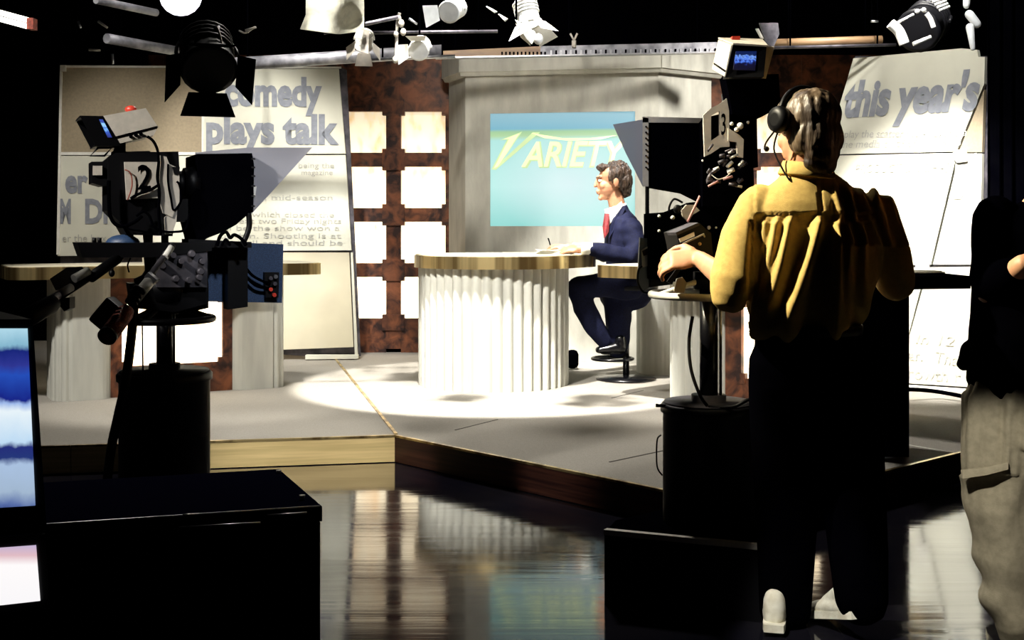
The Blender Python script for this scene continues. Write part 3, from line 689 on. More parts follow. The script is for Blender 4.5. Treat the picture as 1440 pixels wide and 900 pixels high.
cable(k1, [(350, 376), (360, 388), (374, 396), (386, 400)], .006, off=.07)
cable(k1, [(350, 388), (364, 402), (378, 406), (388, 406)], .006, off=.07)
cable(k1, [(180, 362), (176, 372), (178, 382)], .003)
part('cable_bulb', MB().ell(q1(154, 383, -.08), (.011, .011, .014)), BLK, k1)
cable(k1, [(158, 364), (156, 374), (154, 383)], .003)
part('shade_cap', MB().ell(q1(173, 342, .0), (.062, .05, .032)), BLUEBOX, k1)
# pan handles toward the viewer
def hp(x, y, Y): return P(x, y, Y)
h1 = part('pan_handle', MB().cyl(hp(243, 345, 4.30), hp(183, 425, 4.05), .011), DSTEEL, k1)
part('sleeve', MB().cyl(hp(214, 391, 4.15), hp(190, 420, 4.06), .020), WHITE, h1)
part('sleeve', MB().cyl(hp(241, 348, 4.28), hp(232, 362, 4.24), .012), WHITE, h1)
for x, y in ((190, 415), (187, 421), (184, 427), (195, 409)): part('tape', MB().cyl(hp(x+2, y-3, 4.05), hp(x, y, 4.045), .0222), BLK, h1)
part('clamp', MB().box(hp(214, 391, 4.14), (.04, .04, .02), Matrix.Rotation(.7, 3, 'Y')), STEEL, h1)
part('grip', MB().limb([hp(176, 440, 4.0), hp(155, 468, 3.93)], [.029, .031]), REDG, h1)
part('grip_cap', MB().cyl(hp(153, 470, 3.925), hp(150, 474, 3.91), .031), BLK, h1)
part('zoom_control', MB().box(hp(152, 441, 4.02), (.065, .07, .10), Matrix.Rotation(.7, 3, 'Y'), bev=.008), BLK, h1)
for i in range(3): part('button', MB().box(hp(163+i*2, 444-i*5, 3.95), (.022, .006, .006), Matrix.Rotation(-.2, 3, 'Y')), GREY, h1)
h2 = part('pan_handle', MB().cyl(hp(170, 362, 4.35), hp(62, 432, 4.0), .012), BLK, k1)
part('sleeve', MB().cyl(hp(124, 381, 4.17), hp(104, 392, 4.12), .0150), WHITE, h2)
part('sleeve', MB().cyl(hp(100, 404, 4.10), hp(84, 413, 4.05), .014), WHITE, h2)
part('sleeve', MB().cyl(hp(82, 415, 4.04), hp(69, 422, 4.0), .014), STEEL, h2)
part('handle_cover', MB().cyl(hp(165, 364, 4.33), hp(128, 390, 4.18), .019), BLK, h2)
part('zoom_control', MB().slab([hp(70, 392, 4.05), hp(94, 376, 4.12), hp(103, 388, 4.14), (hp(98, 402, 4.12)), hp(78, 408, 4.06)], (.02, .09, 0)), BLK, h2)
part('grip', MB().limb([hp(72, 428, 4.0), hp(40, 446, 3.92)], [.03, .032]), BLK, h2)
part('focus_crank', MB().slab([hp(84, 420, 4.03), hp(98, 418, 4.05), hp(98, 434, 4.05), hp(90, 438, 4.05), hp(84, 430, 4.03)], (0, .05, 0)), BLK, h2)
part('camera_cable', MB().tube(curve3([P(189, 425, 4.35), P(184, 480, 4.3), P(176, 540, 4.28), P(165, 590, 4.3), P(155, 640, 4.32), P(145, 730, 4.45)]), .017), BLK, k1)
part('brake_rod', MB().cyl(P(200, 450, 4.42), P(201, 522, 4.42), .003), DSTEEL, k1)
part('drum_badge', MB().ell(P(286, 611, 4.33), (.013, .005, .008)), GREY, k1)

# ---- camera at right, pointing away
k2 = thing('studio_camera', 'studio camera in front of the operator with its finder turned toward the viewer', 'camera', (.69, 4.24, 0))
pedestal(k2, (.69, 4.24), .163, .0, .655, .032, 1.06, .20, 1.035, 200, WHITE)
def bx(pts, Y, dv, m, name, par, label=None): return part(name, MB().slab([P(x, y, Y) for x, y in pts], dv), m, par, label)
bs = [V(((850-720)/F*4.08, 4.08, 0)), V(((1079-720)/F*3.86, 3.88, 0)), V((1.0, 4.30, 0)), V((.94, 4.40, 0)), V(((935-720)/F*4.42, 4.42, 0)), V(((868-720)/F*4.2, 4.25, 0))]
part('skirt', MB().slab(bs, (0, 0, .235)), BLK, k2)
part('skirt_edge', MB().slab([bs[0]+V((-.004, -.01, .235)), bs[1]+V((0, -.01, .235)), bs[1]+V((0, .012, .235)), bs[0]+V((.01, .012, .235))], (0, 0, .018)), GREY, k2)
part('skirt_plate', MB().slab([b+V((0, 0, .235)) for b in bs], (0, 0, .006)), BLKM, k2)
DV = V((.028, .24, 0))
hd2 = bx([(912, 172), (990, 172), (990, 286), (958, 270), (912, 262)], 4.56, DV*.9, BLKM, 'prompter_hood', k2)
fl = bx([(904, 165), (912, 166), (912, 262), (904, 262)], 4.55, (0, .01, 0), GREY, 'hood_flange', k2)
bx([(904, 164), (992, 166), (992, 173), (904, 172)], 4.55, (0, .01, 0), GREY, 'hood_flange', k2)
for i in range(8): part('screw', MB().cyl(P(908.5, 178+i*8.2, 4.55), P(908.5, 178+i*8.2, 4.54), .0035, .0035, 8), BLKM, fl)
bx([(904, 168), (862, 175), (880, 215), (905, 264)], 4.7, (0, .005, 0), GLASS, 'prompter_glass', k2)
bx([(908, 262), (913, 262), (913, 345), (908, 345)], 4.56, (0, .02, 0), BLK, 'support_rod', k2)
bx([(912, 300), (940, 298), (975, 284), (1000, 284), (1060, 240), (1060, 420), (1003, 420), (985, 400), (912, 392)], 4.38, (.0, .16, 0), BLKM, 'camera_cradle', k2)
b2 = bx([(988, 166), (1056, 150), (1062, 290), (988, 290)], 4.30, (.02, .22, 0), BLKM, 'camera_body', k2)
gp = MB()
for pts in ([(989, 162), (1000, 152), (1000, 216), (991, 220)], [(1000, 152), (1012, 146), (1012, 156), (1000, 163)], [(1000, 198), (1012, 190), (1012, 208), (1000, 216)], [(1012, 146), (1022, 138), (1025, 142), (1026, 206), (1012, 207)]):
    gp.slab([P(x, y, 4.27) for x, y in pts], (0, .02, 0))
gp = part('side_panel', gp, GREY, b2, 'pale grey panel around a dark window')
text('number', '3', BLKM, gp, P(1014, 190, 4.266), (1, 0, .35), (0, 0, 1), .017, .105, 0, .012, .003)
bx([(1024, 180), (1040, 190), (1046, 196), (1045, 222), (1037, 220), (1036, 200), (1024, 198)], 4.26, (0, .02, 0), GREY, 'corner_plate', b2)
for x, y, r in ((1029, 174, .007), (1052, 172, .006), (1041, 177, .012), (1036, 182, .009), (988, 226, .004)):
    part('connector', MB().ell(P(x, y, 4.24), (r, r, r)), WHITE, b2)
bx([(1022, 128), (1052, 130), (1055, 172), (1028, 176)], 4.3, (0, .12, 0), DSTEEL, 'rear_unit', b2)
# cable loom under the grey panel
loom = MB(); rnd = random.Random(3)
for i in range(26):
    x = rnd.uniform(992, 1040); y = rnd.uniform(212, 262); L_ = rnd.uniform(5, 14); an = rnd.uniform(-1.3, .2)
    part('loom_connector', MB().cyl(P(x, y, 4.22), P(x+L_*math.cos(an), y+L_*math.sin(an), 4.22), rnd.uniform(.003, .008), None, 8), (WHITE if i % 4 == 0 else DSTEEL), b2)
for pts in ([(996, 262), (1004, 258), (1010, 255)], [(1017, 252), (1024, 250), (1030, 248)]):
    part('pink_cable', MB().tube([P(x, y, 4.2) for x, y in pts], .0045), mat('pink_wire', (.5, .25, .25)), k2)
part('pink_cable', MB().tube([P(984, 276, 4.2), P(975, 295, 4.18), P(967, 312, 4.16)], .004), bpy.data.materials['pink_wire'], k2)
part('cable', MB().tube(curve3([P(960, 285, 4.4), P(948, 280, 4.4), P(941, 292, 4.4), P(944, 302, 4.4), P(958, 294, 4.4), P(966, 286, 4.4)]), .004), BLK, k2)
part('cable', MB().tube(curve3([P(1001, 246, 4.21), P(1010, 252, 4.2), P(1022, 248, 4.2), P(1030, 240, 4.2)]), .002, 6), GREY, k2)
bx([(958, 296), (966, 288), (976, 288), (984, 296), (974, 302), (968, 312), (960, 304)], 4.3, (0, .03, 0), GREY, 'clamp_plate', k2)
part('knob', MB().ell(P(953, 294, 4.32), (.016, .01, .016)), BLK, k2)
for x, y, r in ((927, 304, .006), (927, 325, .006), (946, 306, .008), (997, 320, .007), (1007, 320, .004), (1010, 265, .004)):
    part('screw', MB().ell(P(x, y, 4.335), (r, r, r)), WHITE, k2)
# shot box and lens control held by the operator
sb_ = bx([(951, 327), (984, 314), (1000, 328), (1004, 372), (960, 380), (955, 345)], 4.12, (-.03, .1, 0), BLK, 'shot_box', k2)
bx([(950, 327), (982, 313), (984, 317), (952, 331)], 4.10, (-.02, .08, 0), DSTEEL, 'clip_board', sb_)
bx([(955, 336), (976, 326), (977, 332), (957, 341)], 4.10, (0, .01, 0), PAPER, 'shot_card', sb_)
bx([(960, 342), (990, 328), (992, 333), (991, 334), (989, 331), (961, 344)], 4.09, (0, .01, 0), GREY, 'chrome_bracket', sb_)
part('button', MB().ell(P(984, 343, 4.11), (.006, .006, .006)), mat('amber_button', (.7, .5, .25)), sb_)
bx([(900, 334), (919, 336), (918, 356), (914, 404), (904, 408), (897, 396), (899, 352)], 4.42, (.0, .03, 0), mat('pale_blue_enamel', (.24, .30, .36), rough=.5), 'side_bracket', k2, 'pale blue bracket')
bx([(902, 352), (912, 346), (914, 360), (912, 374), (903, 376)], 4.41, (0, .01, 0), WHITE, 'bracket_plate', k2)
bx([(903, 353), (911, 349), (911, 358), (905, 360)], 4.405, (0, .006, 0), BLK, 'bracket_slot', k2)
part('cable', MB().tube(curve3([P(903, 374, 4.4), P(898, 380, 4.4), P(897, 396, 4.4), P(904, 410, 4.4), P(914, 412, 4.38)]), .004), BLK, k2)
bx([(912, 345), (946, 345), (946, 400), (912, 404)], 4.42, (0, .2, 0), BLK, 'tilt_block', k2)
part('lens_barrel', MB().cyl(P(966, 330, 4.45), P(962, 330, 4.7), .07, .08), BLKM, k2)
bx([(938, 396), (953, 376), (958, 378), (945, 400)], 4.12, (0, .02, 0), BLK, 'ring_brace', k2)
bx([(952, 392), (960, 390), (966, 398), (962, 412), (948, 410)], 4.06, (0, .02, 0), GREY, 'ring_clip', k2)
# finder
v2 = MB().slab([P(1014, 54, 4.12), P(1032, 60, 4.06), P(1023, 108, 4.10), P(1005, 96, 4.16), P(1001, 92, 4.17)], (.0, .0, .0))
vf2 = part('viewfinder', MB().slab([P(1010, 56, 4.22), P(1031, 63, 4.07), P(1019, 108, 4.09), P(1001, 97, 4.24)], (.15, .05, 0)), GREY, k2)
part('finder_bezel', MB().slab([P(1031, 62, 4.05), P(1078, 66, 4.05), P(1074, 108, 4.05), P(1020, 109, 4.07)], (0, .05, 0)), BLK, vf2)
TVB2 = ramp_emit('finder_picture_far', 2, [(0, (.0, .0, .01)), (.35, (.0, .0, .03)), (.5, (.02, .06, .4)), (.56, (.12, .3, 1)), (.62, (.03, .1, .6)), (.68, (.2, .4, 1)), (.8, (.0, .01, .08))], 1.0, 1.0, 6)
part('finder_screen', MB().slab([P(1035, 72, 4.045), P(1064, 72, 4.045), P(1062, 99, 4.045), P(1031, 98, 4.045)], (0, .004, 0)), TVB2, vf2)
part('finder_roof', MB().slab([P(1010, 55, 4.22), P(1031, 63, 4.04), P(1080, 66, 4.04), P(1072, 57, 4.22)], (0, 0, .006)), GREY, vf2)
part('tally_lamp', MB().box(P(1034, 55, 4.18), (.028, .03, .016)), REDT, vf2)
bx([(1004, 88), (1021, 99), (1020, 101), (1004, 90)], 4.06, (0, .01, 0), DSTEEL, 'seam_line', vf2)
bx([(1020, 106), (1095, 104), (1098, 150), (1070, 165), (1030, 160)], 4.22, (0, .12, 0), BLKM, 'finder_mount', k2)
bx([(1056, 150), (1064, 150), (1066, 235), (1050, 235)], 4.3, (0, .08, 0), BLKM, 'mount_post', k2)
part('cable', MB().tube(curve3([P(974, 445, 4.2), P(969, 480, 4.18), P(972, 520, 4.14), P(984, 555, 4.1), P(994, 570, 4.12)]), .006), BLK, k2)
part('cable', MB().tube(curve3([P(996, 572, 4.1), P(1030, 572, 4.08), P(1050, 563, 4.08), P(1070, 556, 4.1)]), .006), BLK, k2)
part('brake_pin', MB().cyl(P(922, 570, 4.2), P(936, 571, 4.2), .006), BLKG, k2)
part('drum_cable', MB().tube(curve3([P(929, 612, 4.12), P(924, 620, 4.1), P(924, 655, 4.1), P(931, 668, 4.14)]), .003, 6), BLK, k2)

# ================================================================== FOREGROUND LEFT
bt = thing('equipment_case', 'large black case with shiny lid in the left foreground before the numbered camera', 'case', (-1.2, 3.1, 0))
fr, br_ = V((-.495, 3.12)), V((-.70, 3.60)); dl = V((-.957, -.29)).normalized()
fl_, bl_ = fr+dl*1.9, br_+dl*1.9
LID = mat('lid_laminate', (.004, .004, .012), (.002, .002, .007), .4, scale=200, spec=.0)
part('case_body', MB().slab([(p.x, p.y, 0.0) for p in (fr, br_, bl_, fl_)], (0, 0, .51)), BLKM, bt)
c_ = (fr+br_+bl_+fl_)/4
part('lid', MB().slab([(c_.x+(p.x-c_.x)*1.005, c_.y+(p.y-c_.y)*1.01, .512) for p in (fr, br_, bl_, fl_)], (0, 0, .038)), LID, bt)
part('lid_edge', MB().tube([(p.x, p.y-.004, .552) for p in (fl_, fr)], .0025), STEEL, bt)
for x0, y0, x1, y1 in ((252, 742, 366, 735), (376, 725, 431, 721), (258, 724, 280, 723)):
    part('chrome_strip', MB().tube([P(x0, y0, 2.985), P(x1, y1, 3.045)], .0028), STEEL, bt)
for x, y, Y in ((392, 664, 3.55), (425, 699, 3.2)): part('corner_stud', MB().cyl(P(x, y+4, Y), P(x, y-3, Y), .006, .008, 10), GREY, bt)
TV1 = ramp_emit('monitor_picture', 2, [(0, (.01, .015, .15)), (.04, (.10, .16, .4)), (.12, (.38, .50, .66)), (.26, (.42, .56, .78)), (.30, (.02, .04, .20)), (.36, (.02, .03, .2)), (.39, (.55, .75, .95)), (.55, (.85, .95, 1)), (.60, (.35, .5, .85)), (.62, (.01, .02, .25)), (.75, (.02, .08, .5)), (.80, (.03, .04, .3)), (.88, (.01, .02, .2)), (.91, (.25, .5, .65)), (1, (.45, .72, .85))], .95, .07, 9)
m1 = thing('picture_monitor', 'tall picture monitor at left edge showing a blue tinted shot of the desk', 'monitor', (-1.1, 2.45, 0))
part('casing', MB().slab([P(-160, 449, 2.42), P(46, 449, 2.42), P(66, 750, 2.42), P(-160, 765, 2.42)], (-.25, .35, 0)), BLK, m1)
part('screen', MB().slab([P(-130, 462, 2.415), P(38, 462, 2.415), P(49, 711, 2.415), P(-130, 722, 2.415)], (0, .003, 0)), TV1, m1)
part('stand', MB().slab([P(-160, 858, 2.44), P(60, 852, 2.44), P(60, 1200, 2.44), P(-160, 1200, 2.44)], (-.2, .3, 0)), BLK, m1)
m2 = thing('picture_monitor', 'low monitor at left edge showing a blank white picture under the blue one', 'monitor', (-1.1, 2.4, .3))
part('casing', MB().slab([P(-160, 767, 2.40), P(64, 751, 2.40), P(70, 856, 2.40), P(-160, 880, 2.40)], (-.2, .3, 0)), BLK, m2)
TV2 = ramp_emit('blank_picture', 2, [(0, (.45, .42, .6)), (.12, (.95, .93, .95)), (.72, (1, .97, .97)), (.86, (.75, .5, .55)), (1, (.55, .45, .65))], 1.0)
part('screen', MB().slab([P(-130, 780, 2.395), P(50, 767, 2.395), P(56, 845, 2.395), P(-130, 866, 2.395)], (0, .003, 0)), TV2, m2)
# ================================================================== PEOPLE
def RZ(a): return Matrix.Rotation(a, 3, 'Z')
def head(mb, c, R, s=1.0):
    """adds skull, face and ears to mb; R turns the local frame (x right, y forward, z up)"""
    def e(p, r, rr=None): mb.ell(V(c)+R @ (V(p)*s), tuple(x*s for x in r), R if rr is None else R @ rr, 20)
    e((0, -.012, .035), (.074, .094, .084)); e((0, .028, -.03), (.060, .066, .078)); e((0, .048, -.082), (.036, .038, .030))
    e((0, .076, -.098), (.020, .018, .016)); e((0, .084, .032), (.046, .016, .012)); e((.036, .062, -.02), (.022, .026, .026)); e((-.036, .062, -.02), (.022, .026, .026))
    mb.limb([V(c)+R @ (V((0, .092, .024))*s), V(c)+R @ (V((0, .104, -.006))*s), V(c)+R @ (V((0, .109, -.022))*s)], [.008*s, .009*s, .011*s], 10)
    e((0, .094, -.054), (.024, .012, .0075)); e((0, .091, -.067), (.021, .012, .008))
    for sx in (-1, 1): e((sx*.078, -.012, -.006), (.009, .019, .031))
def eyes(par, c, R, s=1.0):
    for sx in (-1, 1):
        p = V(c)+R @ (V((sx*.031, .083, .010))*s); 
        ey = part('eye', MB().ell(p, (.012*s, .012*s, .009*s), R, 14), PAPER, par)
        part('iris', MB().ell(p+R @ V((0, .009*s, 0)), (.005*s, .005*s, .006*s), R, 10), BLKM, ey)
        part('eyebrow', MB().limb([V(c)+R @ (V((sx*.016, .097, .030))*s), V(c)+R @ (V((sx*.048, .084, .034))*s)], [.004*s, .003*s], 8), HAIR, par)
def hand(mb, wrist, palm_dir, back_dir, curl, s=1.0, thumb=1, splay=.12):
    """palm, four unequal jointed fingers and a thumb leaving the side of the palm"""
    f = V(palm_dir).normalized(); b = V(back_dir); b = (b-f*b.dot(f)).normalized(); r = f.cross(b)
    w = V(wrist); c = w+f*.048*s
    mb.limb([w+f*.004*s, w+f*.045*s, w+f*.082*s], [(.026*s, .017*s), (.038*s, .015*s), (.037*s, .013*s)], 14, hint=r)
    for i, (o, L) in enumerate(((-.028, .066), (-.009, .076), (.010, .070), (.028, .054))):
        base = w+f*.084*s+r*o*s; d = (f+r*o*splay*20*.3).normalized(); p = [base]; ang = curl*.55
        for j, fr_ in enumerate((.45, .32, .25)):
            d2 = d*math.cos(ang)-b*math.sin(ang); p.append(p[-1]+d2*L*fr_*s*1.05); ang += curl*.62
        mb.limb(p, [.0092*s, .0088*s, .008*s, .0072*s], 10)
    t0 = w+f*.022*s-r*thumb*.026*s; t1 = t0-r*thumb*.026*s+f*.022*s-b*.006*s; t2 = t1+f*.030*s-r*thumb*.004*s-b*.010*s; t3 = t2+f*.022*s+r*thumb*.006*s-b*.010*s
    mb.limb([t0, t1, t2, t3], [.014*s, .012*s, .010*s, .008*s], 10)
def hair_fn(fr=70, am=.006):
    def f(p, n):
        return am*(noise.noise(V((p.x*fr, p.y*fr, p.z*fr*.22)))+.6*noise.noise(V((p.x*30, p.y*30, p.z*12))))
    return f
OY = 3.8
def o_(x, y, Y=OY): return P(x, y, Y)
# ---------------- operator
hc = o_(1133, 186, 3.80); HR = RZ(math.radians(28)) @ Matrix.Rotation(math.radians(-6), 3, 'X')
bm_ = MB(); head(bm_, hc, HR, .98)
bm_.limb([o_(1136, 250, 3.80), o_(1134, 205, 3.79)], [.058, .055])
def tor(mb, rows, yaw=0, seg=40):
    rs = []
    for z, cx, cy, rx, ry in rows:
        c, s = math.cos(yaw), math.sin(yaw)
        rs.append([V((cx+rx*math.cos(t)*c-ry*math.sin(t)*s, cy+rx*math.cos(t)*s+ry*math.sin(t)*c, z)) for t in [2*math.pi*i/seg for i in range(seg)]])
    mb.rings(rs)
XO = (1145-720)/F*OY
tor(bm_, [(.92, XO-.01, 3.81, .14, .10), (1.05, XO, 3.81, .145, .10), (1.2, XO, 3.8, .17, .11), (1.32, XO, 3.8, .17, .09), (1.40, XO, 3.8, .10, .07)], .12)
bm_.limb([o_(1062, 292, 3.8), o_(1036, 402, 3.76)], [.05, .042])
bm_.limb([o_(1030, 400, 3.76), o_(1012, 385, 3.86), o_(984, 364, 4.00)], [.040, .038, .027])
hand(bm_, o_(985, 362, 4.0), (-.11, .02, -.012), (.05, -.75, .65), .95, 1.12, -1)
bm_.limb([o_(1232, 300, 3.8), o_(1262, 392, 3.86)], [.05, .042]); bm_.limb([o_(1262, 392, 3.86), o_(1238, 380, 4.08)], [.038, .027])
hand(bm_, o_(1238, 380, 4.08), (-.04, .11, .01), (0, 0, 1), .8, .98, 1)
bm_.limb([o_(1104, 500, 3.82), o_(1105, 670, 3.84), o_(1104, 855, 3.87)], [.08, .052, .036]); bm_.limb([o_(1184, 500, 3.82), o_(1198, 670, 3.80), o_(1211, 840, 3.735)], [.08, .052, .036])
op = link('person', remesh(bm_, 'person', .0055, 2), SKIN)
tag(op, 'person in mustard shirt and black trousers operating the right camera, seen from behind', 'person')
eyes(op, hc, HR, .98)
# shirt with back yoke, gathers and long slanting folds
sm = MB()
tor(sm, [(.945, XO-.030, 3.81, .158, .116), (.965, XO-.027, 3.81, .176, .128), (1.03, XO-.02, 3.805, .194, .136), (1.12, XO-.005, 3.80, .212, .140), (1.22, XO+.0, 3.80, .218, .138), (1.29, XO+.0, 3.80, .214, .128),
         (1.345, XO-.002, 3.80, .196, .108), (1.385, XO-.008, 3.80, .150, .088), (1.42, XO-.015, 3.80, .100, .074), (1.44, XO-.02, 3.80, .078, .068)], .10, 64)
sm.limb([o_(1068, 288, 3.8), o_(1046, 335, 3.78), o_(1031, 395, 3.75), o_(1027, 414, 3.75)], [(.064, .07), (.075, .072), (.078, .07), (.068, .062)])
sm.limb([o_(1226, 296, 3.8), o_(1250, 345, 3.82), o_(1262, 396, 3.86)], [(.064, .068), (.066, .066), (.058, .058)])
sm.limb([o_(1262, 398, 3.86), o_(1244, 386, 4.02)], [.058, .048])
yk = 1.27-(302-320)/F*OY   # yoke seam height
folds = [(1076, 1056, .012, 9), (1093, 1062, .020, 10), (1112, 1078, .026, 11), (1152, 1108, .034, 13), (1178, 1172, .030, 9), (1196, 1190, .014, 8), (1214, 1216, .012, 8)]
def shirt_fn(p, n):
    d = .002*noise.noise(p*9)+.004*noise.noise(V((p.x*22, p.y*8, p.z*7)))
    px = 720+p.x/p.y*F; py = HY-(p.z-CZ)*F/p.y
    if n.y < .15 and 1062 < px < 1236 and p.y < 3.86:
        if py > 300:                                   # gathers below the yoke
            t = min(1, (py-300)/150); fade = min(1, (py-300)/14)
            for x0, x1, am, wd in folds:
                xc = x0+(x1-x0)*t**1.3
                u = (px-xc)/(wd*(.55+.6*t)); d += am*fade*1.25*math.exp(-u*u)*(1 if u > 0 else 1)
            d -= .012*fade*min(1, max(0, (1236-px)/30))
        elif py > 243: d += .004                       # yoke lies flat and proud
        if abs(px-1153-(py-260)*.02) < 2.5 and 250 < py < 302: d -= .006
    if n.y < .3 and 300 < py < 312 and 1070 < px < 1230: d -= .006
    if px > 1170 and 255 < py < 345 and n.y < .4:
        d += .010*math.sin((px-(py-255)*.35)*.33)*min(1, (py-255)/20)
    if 1040 < px < 1075 and py > 310: d -= .010*math.exp(-((px-1058-(330-py)*.03)/4)**2)
    return d
link('shirt', remesh(sm, 'shirt', .006, 8, shirt_fn), MUST, op)
part('collar', MB().rings([[V((XO-.022+r*.98*math.cos(t), 3.795+r*.9*math.sin(t), z+.012*math.cos(t)*-1)) for t in [2*math.pi*i/40 for i in range(40)]] for r, z in ((.066, 1.440), (.072, 1.466), (.079, 1.468), (.094, 1.430), (.092, 1.425), (.070, 1.436))], cap=False), MUST, op)
tm = MB()
tor(tm, [(.955, XO-.022, 3.81, .165, .118), (.90, XO-.01, 3.81, .178, .125), (.82, XO, 3.81, .185, .128), (.76, XO, 3.81, .180, .12)], .1, 40)
tm.limb([o_(1102, 505, 3.82), o_(1104, 600, 3.84), o_(1106, 690, 3.84), o_(1106, 790, 3.86), o_(1104, 862, 3.87)], [(.108, .11), (.112, .10), (.104, .09), (.092, .082), (.080, .075)])
tm.limb([o_(1184, 505, 3.82), o_(1192, 600, 3.81), o_(1200, 690, 3.79), o_(1208, 780, 3.75), o_(1212, 846, 3.73)], [(.108, .11), (.108, .10), (.100, .09), (.092, .08), (.078, .075)])
link('trousers', remesh(tm, 'trousers', .009, 2, lambda p, n: .005*noise.noise(V((p.x*14, p.y*14, p.z*5)))), CLOTHB, op)
part('belt', MB().rings([[V((XO-.02+rx*math.cos(t), 3.81+ry*math.sin(t), z)) for t in [2*math.pi*i/40 for i in range(40)]] for rx, ry, z in ((.168, .122, .935), (.172, .126, .935), (.172, .126, .965), (.168, .122, .965))], cap=False), BLK, op)
def shoe(par, heel, yaw, pitch, s=1, m=CANVAS, name='shoe'):
    R = RZ(yaw) @ Matrix.Rotation(pitch, 3, 'X'); h = V(heel); mb = MB()
    L = lambda x, y, z: h+R @ (V((x, y, z))*s)
    mb.limb([L(0, .03, .035), L(0, .12, .032), L(0, .22, .028)], [(.036*s, .034*s), (.042*s, .030*s), (.044*s, .024*s)], 18)
    mb.limb([L(0, .035, .05), L(0, .04, .085)], [.036*s, .034*s]); mb.limb([L(0, .06, .07), L(0, .16, .042)], [.034*s, .026*s])
    sh = link(name, remesh(mb, name, .006, 3), m, par)
    sole = MB(); pts = [(-.034, 0), (-.03, -.022), (.03, -.022), (.034, 0), (.036, .09), (.047, .17), (.042, .235), (.02, .268), (-.02, .268), (-.042, .235), (-.047, .17), (-.036, .09)]
    sole.slab([L(x, y, -.002) for x, y in pts], R @ V((0, 0, .024))*s); part('sole', sole, m if m is not BLKG else BLK, sh)
    for i in range(4): part('lace', MB().tube([L(-.018, .10+i*.022, .080-i*.010), L(.018, .10+i*.022, .080-i*.010)], .003, 6), m, sh)
    return sh
shoe(op, (.815, 3.76, .018), math.radians(-14), 0)
shoe(op, (1.055, 3.70, .075), math.radians(16), math.radians(-16))
hm = MB()
def hh(p, r): hm.ell(hc+HR @ V(p), r, HR, 24)
hh((0, -.022, .045), (.090, .104, .090)); hh((0, -.060, -.02), (.080, .062, .085)); hh((0, -.066, -.075), (.062, .045, .055)); hh((0, -.055, -.105), (.060, .042, .045)); hh((.045, -.03, -.02), (.045, .06, .07)); hh((-.045, -.035, -.02), (.043, .05, .06)); hh((0, .05, .085), (.06, .04, .03))
link('hair', remesh(hm, 'hair', .005, 1, hair_fn(60, .005)), HAIRG, op)
hs = thing('headset', 'black headset with one round earcup worn by the person in mustard shirt', 'headset', tuple(hc+V((0, 0, .09))))
part('headband', MB().tube([hc+HR @ V((math.sin(t)*.103, -.005, .035+math.cos(t)*.106)) for t in [math.radians(a) for a in range(-100, 101, 10)]], .009), BLK, hs)
ec = hc+HR @ V((-.106, .0, .036))
part('earcup', MB().lathe([(.024, -.02), (.040, -.016), (.043, 0), (.038, .014), (.02, .018)], (0, 0, 0)), BLK, hs).matrix_parent_inverse = world_inv(hs) @ Matrix.Translation(ec) @ (HR @ Matrix.Rotation(math.radians(-90), 3, 'Y')).to_4x4()
part('earcup', MB().ell(hc+HR @ V((.098, 0, 0)), (.016, .036, .042), HR), BLK, hs)
part('mic_boom', MB().tube(curve3([ec+V((0, 0, -.02)), ec+HR @ V((-.01, .05, -.06)), ec+HR @ V((.02, .10, -.075)), ec+HR @ V((.05, .125, -.07))]), .003, 6), BLKG, hs)
part('mic_capsule', MB().ell(ec+HR @ V((.052, .127, -.07)), (.009, .009, .009)), BLK, hs)
part('headset_cable', MB().tube(curve3([ec+V((0, 0, -.03)), ec+V((-.01, .02, -.09)), ec+V((.01, .0, -.15)), ec+V((.03, -.02, -.19))]), .003, 6), BLK, hs)

# ---------------- presenter on his stool
PY_ = 8.05
def p_(x, y, Y=PY_): return P(x, y, Y)
ph = p_(861, 256, 8.05); PR = RZ(math.radians(90+4)) @ Matrix.Rotation(math.radians(-2), 3, 'X')
pm = MB(); head(pm, ph, PR, 1.06)
pm.limb([p_(872, 308), p_(864, 272)], [.058, .053])
pm.limb([p_(880, 398), p_(876, 340), p_(874, 318)], [(.13, .10), (.15, .11), (.12, .09)], hint=(0, 1, 0))
pm.limb([p_(888, 322, 7.88), p_(890, 348, 7.83), p_(882, 361, 7.79), p_(832, 351, 7.74), p_(812, 350, 7.75)], [.045, .042, .040, .030, .026])
hand(pm, p_(816, 350, 7.75), (-1, .05, -.03), (0, -.5, .86), .55, .95, -1)
pm.limb([p_(880, 322, 8.22), p_(862, 348, 8.25), p_(850, 357, 8.22), p_(818, 350, 8.06), p_(798, 348, 8.0)], [.045, .042, .040, .028, .026])
hand(pm, p_(796, 347, 8.0), (-1, -.1, .03), (0, -.3, .95), .7, .92, 1)
pm.limb([p_(880, 398, 7.96), p_(815, 402, 7.94)], [.08, .06]); pm.limb([p_(812, 404, 7.94), p_(834, 450, 7.97), p_(852, 484, 7.98)], [.055, .045, .035])
pm.limb([p_(880, 398, 8.16), p_(850, 410, 8.14)], [.08, .06]); pm.limb([p_(860, 412, 8.1), p_(872, 484, 8.08)], [.06, .045])
pr = link('person', remesh(pm, 'person', .0055, 2), TAN)
tag(pr, 'presenter in navy suit and red tie seated in profile writing at the round desk', 'person')
eyes(pr, ph, PR, 1.06)
jm = MB()
jm.limb([p_(882, 388), p_(880, 372), p_(877, 345), p_(876, 322), p_(875, 306), p_(873, 298)], [(.205, .128), (.20, .125), (.215, .135), (.20, .115), (.15, .085), (.085, .06)], 28, hint=(0, 1, 0))
jm.limb([p_(888, 322, 7.88), p_(894, 350, 7.82), p_(884, 364, 7.78)], [.075, .068, .062]); jm.limb([p_(886, 362, 7.78), p_(850, 354, 7.74), p_(832, 350, 7.74)], [.062, .052, .044])
